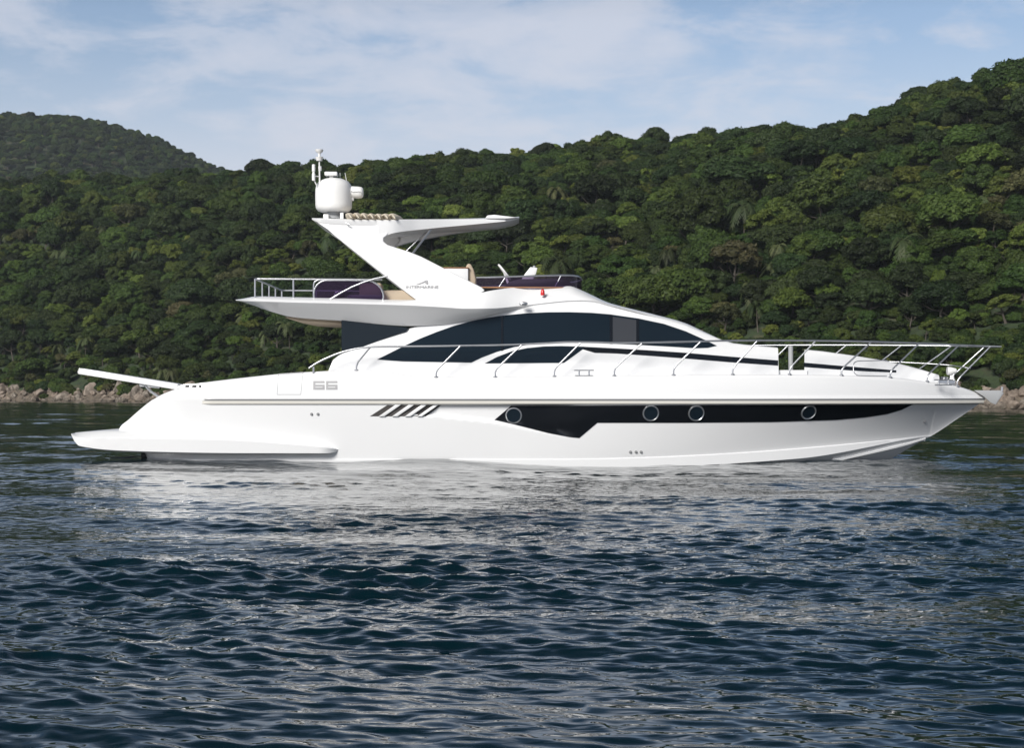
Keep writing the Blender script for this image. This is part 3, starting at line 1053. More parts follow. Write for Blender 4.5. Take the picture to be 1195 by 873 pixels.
def lettering(name, body, px0, py_base, width_px, y, mat, parent, lean=0.0, rot_y=0.0):
    cu = bpy.data.curves.new(name, 'FONT')
    cu.body = body
    cu.size = 0.1
    cu.extrude = 0.002
    cu.materials.append(mat)
    o = link(bpy.data.objects.new(name, cu), parent)
    bpy.context.view_layer.update()
    w = o.dimensions.x
    p = at(px0, py_base, y)
    want = width_px * (y - CAM_Y) / F
    cu.size = 0.1
    o.scale = (want / w, want / w * 1.0, 1)
    o.location = p
    o.rotation_euler = (R(90) - lean, rot_y, 0)
    bpy.context.view_layer.update()
    me = bpy.data.meshes.new_from_object(o.evaluated_get(bpy.context.evaluated_depsgraph_get()))
    r = link(bpy.data.objects.new(name, me), parent)
    r.location, r.rotation_euler, r.scale = o.location, o.rotation_euler, o.scale
    bpy.data.objects.remove(o)
    return r


p0 = arch_pt(492, 336.5, -1)
l_ = lettering('lettering', 'INTERMARINE', 473.5, 336.6, 37.5, p0.y - 0.014, M['letter'], arch, lean=math.atan(0.34 / 1.8))
l_.scale = (l_.scale.x, l_.scale.x * 0.85, 1)
mb = MB()
for pts in ([(485, 332.2), (492, 329.6), (498, 326.8), (496, 329.2), (490, 331.4)], [(496, 330.4), (499, 327.0), (499.6, 331.4), (498.4, 331.6)]):
    mb.prism([arch_pt(x, y, -1) + Vector((0, -0.014, 0)) for x, y in pts], [arch_pt(x, y, -1) + Vector((0, -0.004, 0)) for x, y in pts])
mb.build('emblem', M['letter'], arch, smooth=0)
q = at(410.2, 224.4, -0.147)
lettering('lettering', 'Raymarine', 409.6, 224.4, 11.5, -0.15, M['letter'], cam_house)

# ---------------------------------------------------------------- flybridge furniture and rails
def tube_part(name, pts, r, parent, mat='steel', n=8, both=False):
    mb = MB(); mb.tube(pts, r, n); o = mb.build(name, M[mat], parent, smooth=60)
    if both:
        mb = MB(); mb.tube([Vector((p[0], -p[1], p[2])) for p in pts], r, n); mb.build(name, M[mat], parent, smooth=60)
    return o


def arc(pts, n=6, rad=0.12):
    """round the inner corners of a polyline"""
    pts = [Vector(p) for p in pts]; out = [pts[0]]
    for i in range(1, len(pts) - 1):
        a, b, c = pts[i - 1], pts[i], pts[i + 1]
        r = min(rad, (a - b).length * 0.45, (c - b).length * 0.45)
        p, q = b + (a - b).normalized() * r, b + (c - b).normalized() * r
        out += [(p * (1 - t) + b * t) * (1 - t) + (b * (1 - t) + q * t) * t for t in (k / n for k in range(n + 1))]
    out.append(pts[-1])
    return out


YR = -2.03
pz = at(297.5, 346, YR); top_z = at(297.5, 325.3, YR).z; mid_z = at(297.5, 336, YR).z
xa = at(297.5, 325, YR).x
x_end = at(446, 325, YR).x
ring = arc([(x_end, YR, at(446, 326.4, YR).z), (xa, YR, top_z), (xa, -YR, top_z), (x_end, -YR, at(446, 326.4, YR).z)], rad=0.1)
aft_rail = tube_part('aft_railing', ring, 0.021, fly)
tube_part('lower_rail', arc([(at(366, 337, YR).x, YR, mid_z), (xa + 0.02, YR, mid_z), (xa + 0.02, -YR, mid_z), (at(366, 337, YR).x, -YR, mid_z)][2:4], rad=0.05), 0.014, aft_rail)
for px in (297.6, 342.4):
    x = at(px, 340, YR).x
    tube_part('post', [(x, YR, pz.z - 0.03), (x, YR, top_z)], 0.021, aft_rail, both=True)
for y in (-1.0, 0.0, 1.0):
    tube_part('post', [(xa, y, pz.z - 0.03), (xa, y, top_z)], 0.018, aft_rail)
x = at(366, 340, YR).x
tube_part('post', arc([(x, YR, pz.z - 0.03), (x, YR, mid_z + 0.17), (x + 0.3, YR, mid_z + 0.19)]), 0.018, aft_rail, both=True)

# tinted side screen with a round-cornered frame
def rrect(x0, y0, x1, y1, r0, r1, n=8):
    pts = []
    for cx, cy, r, a0 in ((x0 + r0, y0 + r0, r0, 180), (x1 - r1, y0 + r1, r1, 270)):
        pts += [(cx + r * math.cos(R(a0 + 90 * k / n)), cy + r * math.sin(R(a0 + 90 * k / n))) for k in range(n + 1)]
    return pts + [(x1 - 1, y1), (x0 + 0.5, y1)]


scr = rrect(366.5, 327.2, 447.5, 350.5, 15, 20)
mb = MB(); ys = -2.03
mb.prism([at(x, y, ys) for x, y in scr], [at(x, y, ys + 0.012) for x, y in scr])
screen = mb.build('side_screen', M['tint'], fly, smooth=0)
tube_part('screen_frame', [at(x, y, ys) for x, y in scr[:-1][::1]], 0.020, screen)
tube_part('screen_frame', [at(x, y, ys) for x, y in [scr[-1]] + scr[:6]], 0.014, screen)
tube_part('inner_bar', [at(403, 333, ys + .3), at(403, 349, ys + .3)], 0.014, screen, mat='grey_plastic')
tube_part('grab_rail', [at(x, y, -2.12) for x, y in ((385, 349.5), (396, 342.6), (410, 335.2), (424, 329.4), (438, 325), (453, 322))], 0.020, fly)
# seating behind the screen
for (x0, y0, x1, y1, ya, yb, mat, nm) in ((419, 330, 445, 349, -1.5, -0.9, 'upholstery', 'seat_back'), (405, 344, 446, 350, -1.6, 1.2, 'plastic', 'seat_base'), (447, 338.5, 492, 352, -1.8, 1.6, 'upholstery', 'sofa')):
    a, b = at(x0, y0, ya), at(x1, y1, ya)
    mb = MB(); mb.box(((a.x + b.x) / 2, (ya + yb) / 2, (a.z + b.z) / 2), (b.x - a.x, yb - ya, a.z - b.z)); mb.build(nm, M[mat], fly, bevel=0.05, segs=3)
# helm seat box with teak cap and cushioned back
def helm():
    a, b = at(518, 313, -1.35), at(546.5, 345, -1.35)
    mb = MB(); mb.box(((a.x + b.x) / 2, -0.35, (a.z + b.z) / 2), (b.x - a.x, 2.0, a.z - b.z)); seat = mb.build('helm_seat', M['gelcoat'], fly, bevel=0.03, segs=2)
    mb = MB(); mb.box(((a.x + b.x) / 2, -0.35, a.z + 0.012), (b.x - a.x + 0.02, 2.02, 0.022)); mb.build('teak_cap', M['teak'], seat, bevel=0.006)
    mb = MB()
    pts = [(543.5, 311), (546, 307.4), (549.4, 308), (552.6, 314), (555.4, 326), (555, 333), (546, 333)]
    mb.prism([at(x, y, -1.25) for x, y in pts], [at(x, y, -1.25) + Vector((0, 1.8, 0)) for x, y in pts])
    mb.build('cushion', M['upholstery'], seat, bevel=0.03, segs=3)
    # wheel
    c = at(588.5, 317.4, -0.7)
    mb = MB(); ax = Vector((0.78, 0, 0.62)); ax.normalize()
    u = Vector((0, 1, 0)); v = ax.cross(u)
    rr = 0.21
    ring = [c + u * (rr * math.cos(a)) + v * (rr * math.sin(a)) for a in (2 * math.pi * k / 32 for k in range(33))]
    mb.tube(ring, 0.024, 8, caps=False)
    for k in range(3):
        a = 2 * math.pi * k / 3 + 0.4; mb.tube([c, c + u * (rr * math.cos(a)) + v * (rr * math.sin(a))], 0.016, 6)
    mb.tube([c, c - Vector((0, 0, 0.35)) + Vector((0.12, 0, 0))], 0.03, 8)
    mb.build('steering_wheel', M['plastic'], fly)
    pts = [(608.5, 326), (611.5, 321), (619, 311.6), (627.2, 312.4), (625.6, 319), (622, 326)]
    mb = MB(); mb.prism([at(x, y, -1.05) for x, y in pts], [at(x, y, -1.05) + Vector((0, 0.75, 0)) for x, y in pts]); con = mb.build('instrument_pod', M['plastic'], fly, bevel=0.012)
    mb = MB(); p = at(623.4, 311.2, -0.9); mb.lathe((p.x, p.y, p.z - 0.02), [(0, 0), (0.03, 0), (0.03, 0.04), (0, 0.05)], 12); mb.build('compass', M['grey_plastic'], con)
    pts = [(588, 335), (594, 328.6), (606, 325.4), (650, 325.2), (664, 328), (672, 335)]
    mb = MB(); mb.prism([at(x, y, -1.2) for x, y in pts], [at(x, y, -1.2) + Vector((0, 2.4, 0)) for x, y in pts]); mb.build('dashboard', M['dark_rubber'], fly, bevel=0.03)
    # front screen, bent round the cockpit
    def rim(t):                                                       # plan of the screen from near side aft, round the front, to the far side
        return t
    xs = [(556, 1.50), (590, 1.50), (625, 1.47), (655, 1.38), (668, 1.22), (675, 0.9), (678, 0.45), (679, 0.0)]
    plan = [(at(px, 330, -w).x, -w) for px, w in xs] + [(at(px, 330, -w).x, w) for px, w in xs[-2::-1]]
    zb = at(640, 336, -1.45).z
    zt0 = [324.8, 323.8, 322.6, 321.4, 321.1, 321.2, 321.5, 321.8]
    rows = []
    zz = [CAM_H + (HY - p) * (37 - 1.3) / F for p in zt0]; zz = zz + zz[-2::-1]
    for (x_, y_), z_ in zip(plan, zz):
        rows.append([(x_, y_, z_ + (zb - z_) * j / 3) for j in range(4)])
    mb = MB(); mb.grid(rows)
    sc = mb.build('front_screen', M['tint'], fly, smooth=50)
    tube_part('screen_rail', [r[0] for r in rows], 0.022, sc)
    n_ = len(rows)
    for i in (1, 3, n_ - 4, n_ - 2):
        r = rows[i]; tube_part('screen_post', [r[0], (r[3][0] - 0.16, r[3][1], r[3][2])], 0.014, sc)
    rows2 = [(r[3][0], r[3][1] * 1.01, r[3][2] + 0.008) for r in rows]
    tube_part('teak_trim', rows2, 0.017, sc, mat='teak')


helm()
p = on(633.3, 341, lambda X, Z: 1.80)
mb = MB(); mb.lathe((p.x, p.y + 0.02, p.z - 0.07), [(0, 0), (0.045, 0), (0.05, 0.03), (0.04, 0.11), (0.02, 0.14), (0, 0.145)], 16); mb.build('port_light', M['red'], fly)
mb = MB(); p = on(611, 354.4, lambda X, Z: 2.03); rows = []
for r_, h in ((0, 0.05), (0.5, 0.045), (0.8, 0.035), (1, 0.0), (1.0, -0.05)):
    rows.append([(p.x + 0.10 * r_ * math.cos(a), p.y - h, p.z + 0.045 * r_ * math.sin(a)) for a in (2 * math.pi * k / 24 for k in range(24))])
mb.grid(rows, close_u=True); mb.build('courtesy_light', M['steel'], fly)

# ---------------------------------------------------------------- deck rails
RAIL = [(360.5, 429.6), (366, 425.8), (378, 419.4), (392, 413.4), (410, 408), (425, 405.6), (445, 404.6), (490, 404.2), (540, 403.4), (600, 402.2), (640, 400.4), (665, 399.2), (690, 399.4), (720, 400.2), (780, 399.2), (830, 398), (885, 397.3), (955, 397.6), (1017, 398.8), (1073, 400.6), (1119, 402.8), (1156, 404.2), (1168, 404.6)]
def rail_b(X, Z):                                                    # the rail leans outboard with its stanchions and closes round the pulpit
    if X > 10.9: return max(0.30 + (bs(10.9) - 0.30) * (1 - ((X - 10.9) / 0.7) ** 2), 0.06) if X < 11.6 else 0.12
    return max(bs(X) - 0.12, 0.30)


near = [on(x, y, rail_b) for x, y in RAIL]
zr = pchip([p.x for p in near], [p.z for p in near])
Xr = np.linspace(near[0].x, near[-1].x, 130)
pts = [Vector((X, -rail_b(X, 0), zr(X))) for X in Xr]
far = [Vector((p.x, -p.y, p.z)) for p in reversed(pts)]
handrail = tube_part('handrail', pts + far, 0.021, yacht)
ST = [((416, 433), (432, 405.4)), ((509, 441), (537.5, 403.6)), ((578, 440), (609, 402.2)), ((647, 439), (678, 399.4)), ((717, 438.5), (750, 399.8)), ((786, 438), (818, 398.3)), ((855, 438), (884, 397.4)), ((921.5, 438), (952, 397.7)),
      ((982, 439), (1017, 398.9)), ((1039, 441.5), (1073, 400.7)), ((1082, 446), (1119, 402.9)), ((1117, 451.5), (1156, 404.3))]
bul_b = lambda X, Z: max(hull_b(X, Z) - 0.05, 0.2)
for (bx, by), (tx, ty) in ST:
    a = on(bx, by, bul_b); b = on(tx, ty, rail_b)
    c = a + Vector((0.0, 0, 0.16)); c2 = c + (b - c) * 0.12
    tube_part('stanchion', [a - Vector((0, 0, 0.05)), a + Vector((0.0, 0, 0.10)), c + Vector((0.02, 0, 0)), c2, b], 0.019, handrail, both=True)
    for s_ in (-1, 1):
        mb = MB(); mb.lathe((a.x, s_ * abs(a.y), zt(a.x) - 0.01), [(0.05, 0), (0.05, 0.02), (0.02, 0.035)], 14); mb.build('rail_foot', M['steel'], handrail)
# post at the aft end of each side rail
a = near[0]; tube_part('stanchion', [a + Vector((0.10, 0.0, 0.03)), Vector((a.x + 0.10, a.y, zt(a.x) - 0.03))], 0.021, handrail, both=True)
# lower bow rail
XL = np.linspace(on(1010, 424, rail_b).x, on(1139, 424, rail_b).x, 30)
mid = [Vector((X, -(rail_b(X, 0) * 0.96), zt(X) + (zr(X) - zt(X)) * 0.50 + 0.02)) for X in XL]
tube_part('lower_rail', [Vector((p.x, -p.y, p.z)) for p in mid], 0.013, handrail)
# loop handle between two stanchions on the near side
tube_part('gate_loop', arc([on(x, y, bul_b) for x, y in ((1037, 422), (1035, 420.5), (1000, 421.5), (996, 424), (996, 434), (1000, 438.4), (1035, 439))], rad=0.08), 0.010, handrail)

# deck hardware
def cleat(px, py, surf):
    c = on(px, py, surf)
    mb = MB()
    for d in (-0.11, 0.11): mb.tube([c + Vector((d, 0.0, -0.08)), c + Vector((d, 0.0, 0.03))], 0.022, 10)
    mb.tube([c + Vector((-0.22, 0, 0.035)), c + Vector((0.22, 0, 0.035))], [0.014, 0.014], 10)
    mb.tube([c + Vector((-0.2, 0, -0.085)), c + Vector((0.2, 0, -0.085))], [0.014, 0.014], 10)
    mb.build('deck_cleat', M['steel'], hull)


cleat(681.5, 434, lambda X, Z: 2.36)
cleat(1101, 445, lambda X, Z: 0.95)
def bow_gear():
    y = -0.25
    s = 37 / F
    mb = MB()
    rows = []
    p = at(1111, 447, y)
    mb.lathe(p, [(4 * s, 0), (3.6 * s, 3 * s), (2.4 * s, 6 * s), (2.4 * s, 9 * s), (0, 9 * s)], 20)
    q = at(1111.5, 433, y)
    mb.lathe((q.x - 6 * s, q.y, q.z), [(0, 0), (4.6 * s, 0), (5.0 * s, 1 * s), (4.4 * s, 5 * s), (3.0 * s, 10 * s), (0, 11.5 * s)], 20, 'X')
    mb.build('searchlight', M['plastic'], hull, bevel=0.0, smooth=40)
    pts = [(1136, 455.5), (1168, 455.6), (1171.5, 459), (1162, 472.6), (1156, 470), (1148, 463)]
    mb = MB(); mb.prism([at(x, y_, -0.20) for x, y_ in pts], [at(x, y_, 0.20) for x, y_ in pts])
    a = mb.build('bow_roller', M['grey_plastic'], hull, bevel=0.02, segs=2)
    mb = MB(); mb.tube([at(1169, 457, -0.08), at(1169.4, 451.6, -0.08)], 0.03, 10); mb.build('roller_pin', M['steel'], a)
    mb = MB()
    p = at(1099, 447, -0.15); mb.box(p, (0.55, 0.4, 0.12)); mb.lathe((p.x + 0.05, p.y - 0.05, p.z), [(0.09, 0), (0.07, 0.08), (0.10, 0.14), (0, 0.15)], 18)
    mb.build('windlass', M['steel'], hull, bevel=0.01)


bow_gear()

# ------------------------------------------------------------------ land
def shore_d(px): return CAM_H * F / max(8.0, 12.0 + 10.3 * px / 1195.0)


SIL = [(-1000, 456), (-720, 340), (-400, 215), (-150, 200), (0, 203), (60, 196), (120, 192), (180, 190), (250, 187), (300, 182), (400, 178), (450, 168), (520, 165), (600, 161), (650, 156), (700, 148), (760, 142), (850, 137), (900, 132), (930, 134), (970, 128), (1010, 113), (1060, 97), (1100, 87), (1150, 70), (1195, 50), (1300, 16), (1600, -40), (1850, 150), (2150, 456)]
sil = lin(*zip(*SIL))
TREE_H = 6.6


def ridge_d(px): return shore_d(px) + 128.0 + 12 * math.sin(px * 0.011)


def land_z(X, Y):
    d = max(Y - CAM_Y, 20.0)
    px = X / d * F + CX
    pc = min(max(px, -1000), 2150)
    d0 = shore_d(pc) + 2.5 * noise.noise((X * 0.06, Y * 0.06, 1.0)) + 1.2 * noise.noise((X * 0.21, Y * 0.21, 5.0))
    d1 = ridge_d(pc)
    s = (d - d0) / (d1 - d0)
    if s < 0: return max(-6.0, (d - d0) * 0.12)
    Hr = CAM_H + (HY - sil(pc)) * d1 / F - TREE_H
    k = s ** 0.92 if s < 1 else 1.0 - 0.10 * (s - 1) - 0.5 * max(0, s - 1.7) ** 1.5
    z = Hr * k
    env = min(1, s * 3) * min(1, max(0, 1.25 - s) * 3)
    z += env * (4.0 * min(1, max(0, 1.0 - s) * 4) * noise.noise((X * 0.022, Y * 0.022, 9.0)) + 1.6 * noise.noise((X * 0.06, Y * 0.06, 3.0)))
    return max(z, 0.5 * min(1, (d - d0))) if s < 1.2 else max(z, -6)


def hillside():
    mb = MB()
    rows = []
    pxs = np.arange(-1000, 2151, 16)
    for i in range(74):
        u = i / 73
        row = []
        for px in pxs:
            d0, d1 = shore_d(px), ridge_d(px)
            d = d0 - 14 + (d1 - d0 + 14 + 250) * u ** 1.25
            X, Y = (px - CX) / F * d, d + CAM_Y
            row.append((X, Y, land_z(X, Y)))
        rows.append(row)
    mb.grid(rows)
    o = mb.build('hillside', M['ground'], None, smooth=180, weld=0)
    prop(o, 'steep hillside under the forest behind the yacht', kind='structure')


hillside()
DSIL = lin([-900, -650, -400, -200, -60, 0, 40, 80, 120, 160, 200, 240, 265, 330, 420, 600], [470, 290, 175, 148, 136, 129, 127.5, 130, 140, 151, 166, 183, 193, 215, 250, 330])
def distant_z(X, Y):
    d = max(Y - CAM_Y, 20); px = X / d * F + CX
    s = (d - 560) / 300.0
    pc = min(max(px, -900), 590)
    Hr = CAM_H + (HY - DSIL(pc) + 6 - 6) * 860 / F - TREE_H
    k = min(max(s, 0), 1) ** 0.9 if s < 1 else 1 - 0.12 * (s - 1) - 0.3 * max(0, s - 2)
    return Hr * k + 6 * min(1, max(s, 0) * 3) * min(1, max(0, 1.15 - s) * 4) * noise.noise((X * 0.012, Y * 0.012, 21.0)) - (4 if s < 0 else 0)


def distant_hill():
    mb = MB(); rows = []
    for d in np.linspace(550, 1500, 60):
        rows.append([((px - CX) / F * d, d + CAM_Y, distant_z((px - CX) / F * d, d + CAM_Y)) for px in np.arange(-900, 621, 16)])
    mb.grid(rows)
    prop(mb.build('distant_hill', M['ground'], None, smooth=180, weld=0), 'distant wooded hill at the left behind the nearer slope', kind='structure')


distant_hill()

# ------------------------------------------------------------------ water
def sea():
    rs = [4.0]
    while rs[-1] < 330: rs.append(rs[-1] * 1.0032)
    rs += [400, 520, 700, 1000, 2000, 5000, 12000]
    r = np.array(rs)
    th = np.concatenate([np.radians(np.linspace(-180, -34, 30))[:-1], np.radians(np.linspace(-34, 34, 800)), np.radians(np.linspace(34, 180, 30))[1:]])
    Rr, T = np.meshgrid(r, th, indexing='ij')
    x = Rr * np.sin(T); y = CAM_Y + Rr * np.cos(T)
    dr = np.gradient(r)[:, None] * np.ones_like(T)
    dth = np.gradient(th)[None, :] * Rr
    rng = np.random.default_rng(7)

    def lowfreq(seed, lam):
        g = np.random.default_rng(seed); v = np.zeros_like(x)
        for _ in range(9):
            a = g.uniform(0, 2 * np.pi); l = lam * g.uniform(0.6, 1.6)
            v += np.sin((x * np.cos(a) * 0.4 + y * np.sin(a) * 1.3) * 2 * np.pi / l + g.uniform(0, 6.28))
        return v / 3.0
    patch = np.clip(0.95 + 0.55 * lowfreq(3, 6.0), 0.35, 1.7)
    shelter = 1 - 0.50 * np.clip((y + 6) / 30, 0, 1)
    lee = shelter - 0.42 * np.exp(-((y + 9) / 8.0) ** 2) * np.clip((10.5 - np.abs(x)) / 3, 0, 1)
    hx = np.zeros_like(x); hy = np.zeros_like(x); hz = np.zeros_like(x)
    N = 150
    for i in range(N):
        u = (i + rng.uniform()) / N
        lam = 0.11 * (26.0 ** u)
        a = -np.pi / 2 - 0.22 + rng.normal() * (0.80 - 0.35 * u)
        kx, ky = np.cos(a), np.sin(a)
        k = 2 * np.pi / lam
        amp = 0.0036 * lam * rng.uniform(0.5, 1.4) * (1.55 if lam < 0.45 else (0.66 if lam < 0.9 else 0.36))
        w = np.clip((lam / np.maximum(dr, 1e-6) - 2.2) / 2.5, 0, 1) * np.clip((lam / np.maximum(np.abs(dth), 1e-6) - 2.2) / 2.5, 0, 1)
        A = amp * w * (np.maximum(lee, 0.3) if lam < 3 else 1) * (patch if lam < 2.5 else 1)
        ph = k * (kx * x + ky * y) + rng.uniform(0, 6.28)
        hz += A * np.cos(ph)
        hx -= 0.9 * A * kx * np.sin(ph); hy -= 0.9 * A * ky * np.sin(ph)
    for lam, a, amp, ph0 in ((2.6, -1.75, 0.010, 0.3), (3.4, -1.45, 0.014, 2.1), (4.3, -2.0, 0.016, 4.0), (5.2, -1.3, 0.018, 1.2), (6.6, -1.65, 0.022, 5.2)):
        hz += amp * np.cos(2 * np.pi / lam * (np.cos(a) * x + np.sin(a) * y) + ph0 + 0.8 * np.sin(x * 0.23 + lam))
    # slow swell lifting along the hull
    g = np.exp(-np.maximum(0, -(y + 2.0)) ** 2 / 18.0) * np.exp(-np.maximum(0, y + 2.0) ** 2 / 40.0)
    hz += g * (0.11 * np.exp(-((x + 8.2) / 2.6) ** 2) + 0.13 * np.exp(-((x + 1.9) / 1.5) ** 2) + 0.06 * np.exp(-((x + 4.6) / 1.6) ** 2) - 0.05 * np.exp(-((x - 2.0) / 1.5) ** 2))
    fade = np.clip((330 - Rr) / 120, 0, 1)
    X = x + hx * fade; Y = y + hy * fade; Z = hz * fade
    n, m = X.shape
    verts = np.stack([X, Y, Z], -1).reshape(-1, 3)
    i = np.arange(n - 1)[:, None]; j = np.arange(m - 1)[None, :]
    f = np.stack([i * m + j, (i + 1) * m + j, (i + 1) * m + j + 1, i * m + j + 1], -1).reshape(-1, 4)
    # close the sheet under the camera
    verts = np.vstack([verts, [[0, CAM_Y, 0]]])
    me = bpy.data.meshes.new('sea')
    tri = np.stack([np.full(m - 1, len(verts) - 1), np.arange(m - 1), np.arange(1, m)], -1)
    me.vertices.add(len(verts)); me.vertices.foreach_set('co', verts.astype(np.float32).ravel())
    loops = np.concatenate([f.ravel(), tri.ravel()]).astype(np.int32)
    me.loops.add(len(loops)); me.loops.foreach_set('vertex_index', loops)
    start = np.concatenate([np.arange(len(f)) * 4, len(f) * 4 + np.arange(len(tri)) * 3]).astype(np.int32)
    me.polygons.add(len(start)); me.polygons.foreach_set('loop_start', start)
    me.update(calc_edges=True); me.validate()
    me.polygons.foreach_set('use_smooth', [True] * len(me.polygons))
    me.materials.append(M['water'])
    prop(link(bpy.data.objects.new('water', me)), 'dark navy sea with small ripples around the yacht', kind='structure')


sea()

# ------------------------------------------------------------------ shore rocks
def rock_mesh(seed):
    bm = bmesh.new()
    bmesh.ops.create_icosphere(bm, subdivisions=4, radius=1.0)
    g = random.Random(seed)
    cuts = [(Vector((g.gauss(0, 1), g.gauss(0, 1), g.gauss(0, 1))).normalized(), g.uniform(0.45, 0.80)) for _ in range(14)]
    off = Vector((seed * 7.3, 0, 0))
    for v in bm.verts:
        p = v.co.copy()
        for n_, d in cuts:
            q = p.dot(n_)
            if q > d: p -= n_ * (q - d) * 0.95
        p *= 1 + 0.20 * noise.noise(p * 1.3 + off) + 0.11 * noise.noise(p * 3.1 + off) + 0.06 * noise.noise(p * 7 + off)
        v.co = p
    me = bpy.data.meshes.new('boulder')
    bm.to_mesh(me); bm.free()
    me.polygons.foreach_set('use_smooth', [True] * len(me.polygons))
    me.set_sharp_from_angle(angle=R(40))
    me.materials.append(M['rock'])
    return me


ROCKS = [rock_mesh(s) for s in range(7)]
rr_ = random.Random(11)
def boulder(px, dd, sx, sz, label, group):
    d = shore_d(px) + dd
    X, Y = (px - CX) / F * d, d + CAM_Y
    o = link(bpy.data.objects.new('boulder', rr_.choice(ROCKS)))
    o.scale = (sx * rr_.uniform(1.0, 1.35), sx * rr_.uniform(0.7, 1.0), sz)
    o.rotation_euler = (rr_.uniform(-.7, .7), rr_.uniform(-.7, .7), rr_.uniform(0, 6.28))
    o.location = (X, Y, max(land_z(X, Y), -0.2) + sz * 0.30)
    prop(o, label, 'boulder', group)


px = -70
while px < 235:
    for dd, sc in ((-0.8, 0.62), (1.2, 0.95), (2.8, 1.1), (4.6, 0.9)):
        s_ = 0.72 * sc * rr_.choice((0.6, 0.8, 1.0, 1.2, 1.75)) * rr_.uniform(0.85, 1.15)
        z_ = s_ * rr_.uniform(0.6, 1.0)
        wet = dd < 0
        lab = ('small pale boulder at the water edge of the left shore' if wet else
               ('big pale pinkish boulder of the left shore band' if s_ > 1.15 else ('mid sized pale boulder of the left shore band' if dd < 4 else 'pale boulder below the bushes along the left shore')))
        boulder(px + rr_.uniform(-5, 5), dd + rr_.uniform(-0.6, 0.6), s_, z_, lab, lab.replace('boulder', 'boulders', 1))
    px += rr_.uniform(6, 9.5)
px = 1085
while px < 1290:
    for dd, sc in ((-0.3, 0.85), (1.2, 1.2), (2.6, 1.0)):
        s_ = sc * rr_.uniform(0.7, 1.3)
        lab = 'brown boulder at the water edge beyond the bow' if dd < 0 else ('big brown boulder of the shore beyond the bow' if s_ > 0.9 else 'small brown boulder of the shore beyond the bow')
        boulder(px + rr_.uniform(-5, 5), dd + rr_.uniform(-0.4, 0.4), s_, s_ * rr_.uniform(0.6, 0.85), lab, lab.replace('boulder', 'boulders', 1))
    px += rr_.uniform(12, 19)

# ------------------------------------------------------------------ trees
def quads_mesh(name, V, Fq, mats, mi=None):
    me = bpy.data.meshes.new(name)
    me.from_pydata(V.tolist(), [], Fq if isinstance(Fq, list) else Fq.tolist())
    for m in mats: me.materials.append(m)
    if mi is not None: me.polygons.foreach_set('material_index', mi)
    return me


def crown_arrays(seed, rad, hgt, lobes, leaf, per_lobe, flat=0.75, z0=0.0):
    g = np.random.default_rng(seed)
    ico = bmesh.new(); bmesh.ops.create_icosphere(ico, subdivisions=2, radius=1.0)
    iv = np.array([v.co[:] for v in ico.verts]); ifc = [[v.index for v in f.verts] for f in ico.faces]; ico.free()
    V, Fc = [], []
    nv = 0
    for i in range(lobes):
        while True:
            d = g.normal(size=3); d /= np.linalg.norm(d)
            if d[2] > -0.35: break
        rr = g.uniform(0.45, 1.0) ** 0.5
        c = np.array([d[0] * rad * rr * 0.74, d[1] * rad * rr * 0.74, z0 + d[2] * hgt * rr * 0.72])
        lr = rad * g.uniform(0.19, 0.32)
        lr *= np.array([1, 1, flat])
        cv = iv * (lr * 0.80) * (1 + 0.15 * np.sin(iv @ g.normal(size=(3, 3)) * 3).sum(1, keepdims=True) / 3) + c
        V.append(cv); Fc += [[a + nv for a in f] for f in ifc]; nv += len(cv)
        n = int(per_lobe * g.uniform(0.8, 1.2))
        dirs = g.normal(size=(n * 2, 3)); dirs /= np.linalg.norm(dirs, axis=1, keepdims=True)
        dirs = dirs[dirs[:, 2] > -0.55][:n]; n = len(dirs)
        p = c + dirs * lr * g.uniform(0.82, 1.14, (n, 1))
        nrm = dirs + g.normal(size=(n, 3)) * 0.48 + np.array([0, 0, 0.35]); nrm /= np.linalg.norm(nrm, axis=1, keepdims=True)
        t = np.cross(nrm, g.normal(size=(n, 3))); t /= np.linalg.norm(t, axis=1, keepdims=True)
        b = np.cross(nrm, t)
        s = leaf * g.uniform(0.6, 1.35, (n, 1))
        q = np.stack([p - t * s, p - b * s * 0.55 - nrm * s * 0.18, p + t * s, p + b * s * 0.55 - nrm * s * 0.18], 1).reshape(-1, 3)
        V.append(q); Fc += (np.arange(n * 4).reshape(-1, 4) + nv).tolist(); nv += n * 4
    return np.vstack(V), Fc


def trunk_arrays(seed, h, r0, crown_r, branches=4):
    mb = MB(); g = random.Random(seed)
    lean = Vector((g.uniform(-.1, .1), g.uniform(-.1, .1), 1))
    pts = [lean * (h * t) + Vector((0.15 * math.sin(3 * t + seed), 0.1 * math.cos(2 * t), 0)) for t in (0, .2, .4, .6, .8, 1)]
    mb.tube(pts, [r0 * 1.5, r0, r0 * .9, r0 * .75, r0 * .6, r0 * .35], 7)
    for k in range(branches):
        a = 2 * math.pi * k / branches + g.uniform(-.4, .4); s = pts[3] * (0.8 + 0.06 * k)
        e = s + Vector((math.cos(a) * crown_r * .6, math.sin(a) * crown_r * .6, h * .28))
        mb.tube([s, (s + e) / 2 + Vector((0, 0, -.2)), e], [r0 * .5, r0 * .35, r0 * .15], 5)
    return np.array([tuple(v) for v in mb.v]), [list(f) for f in mb.f]


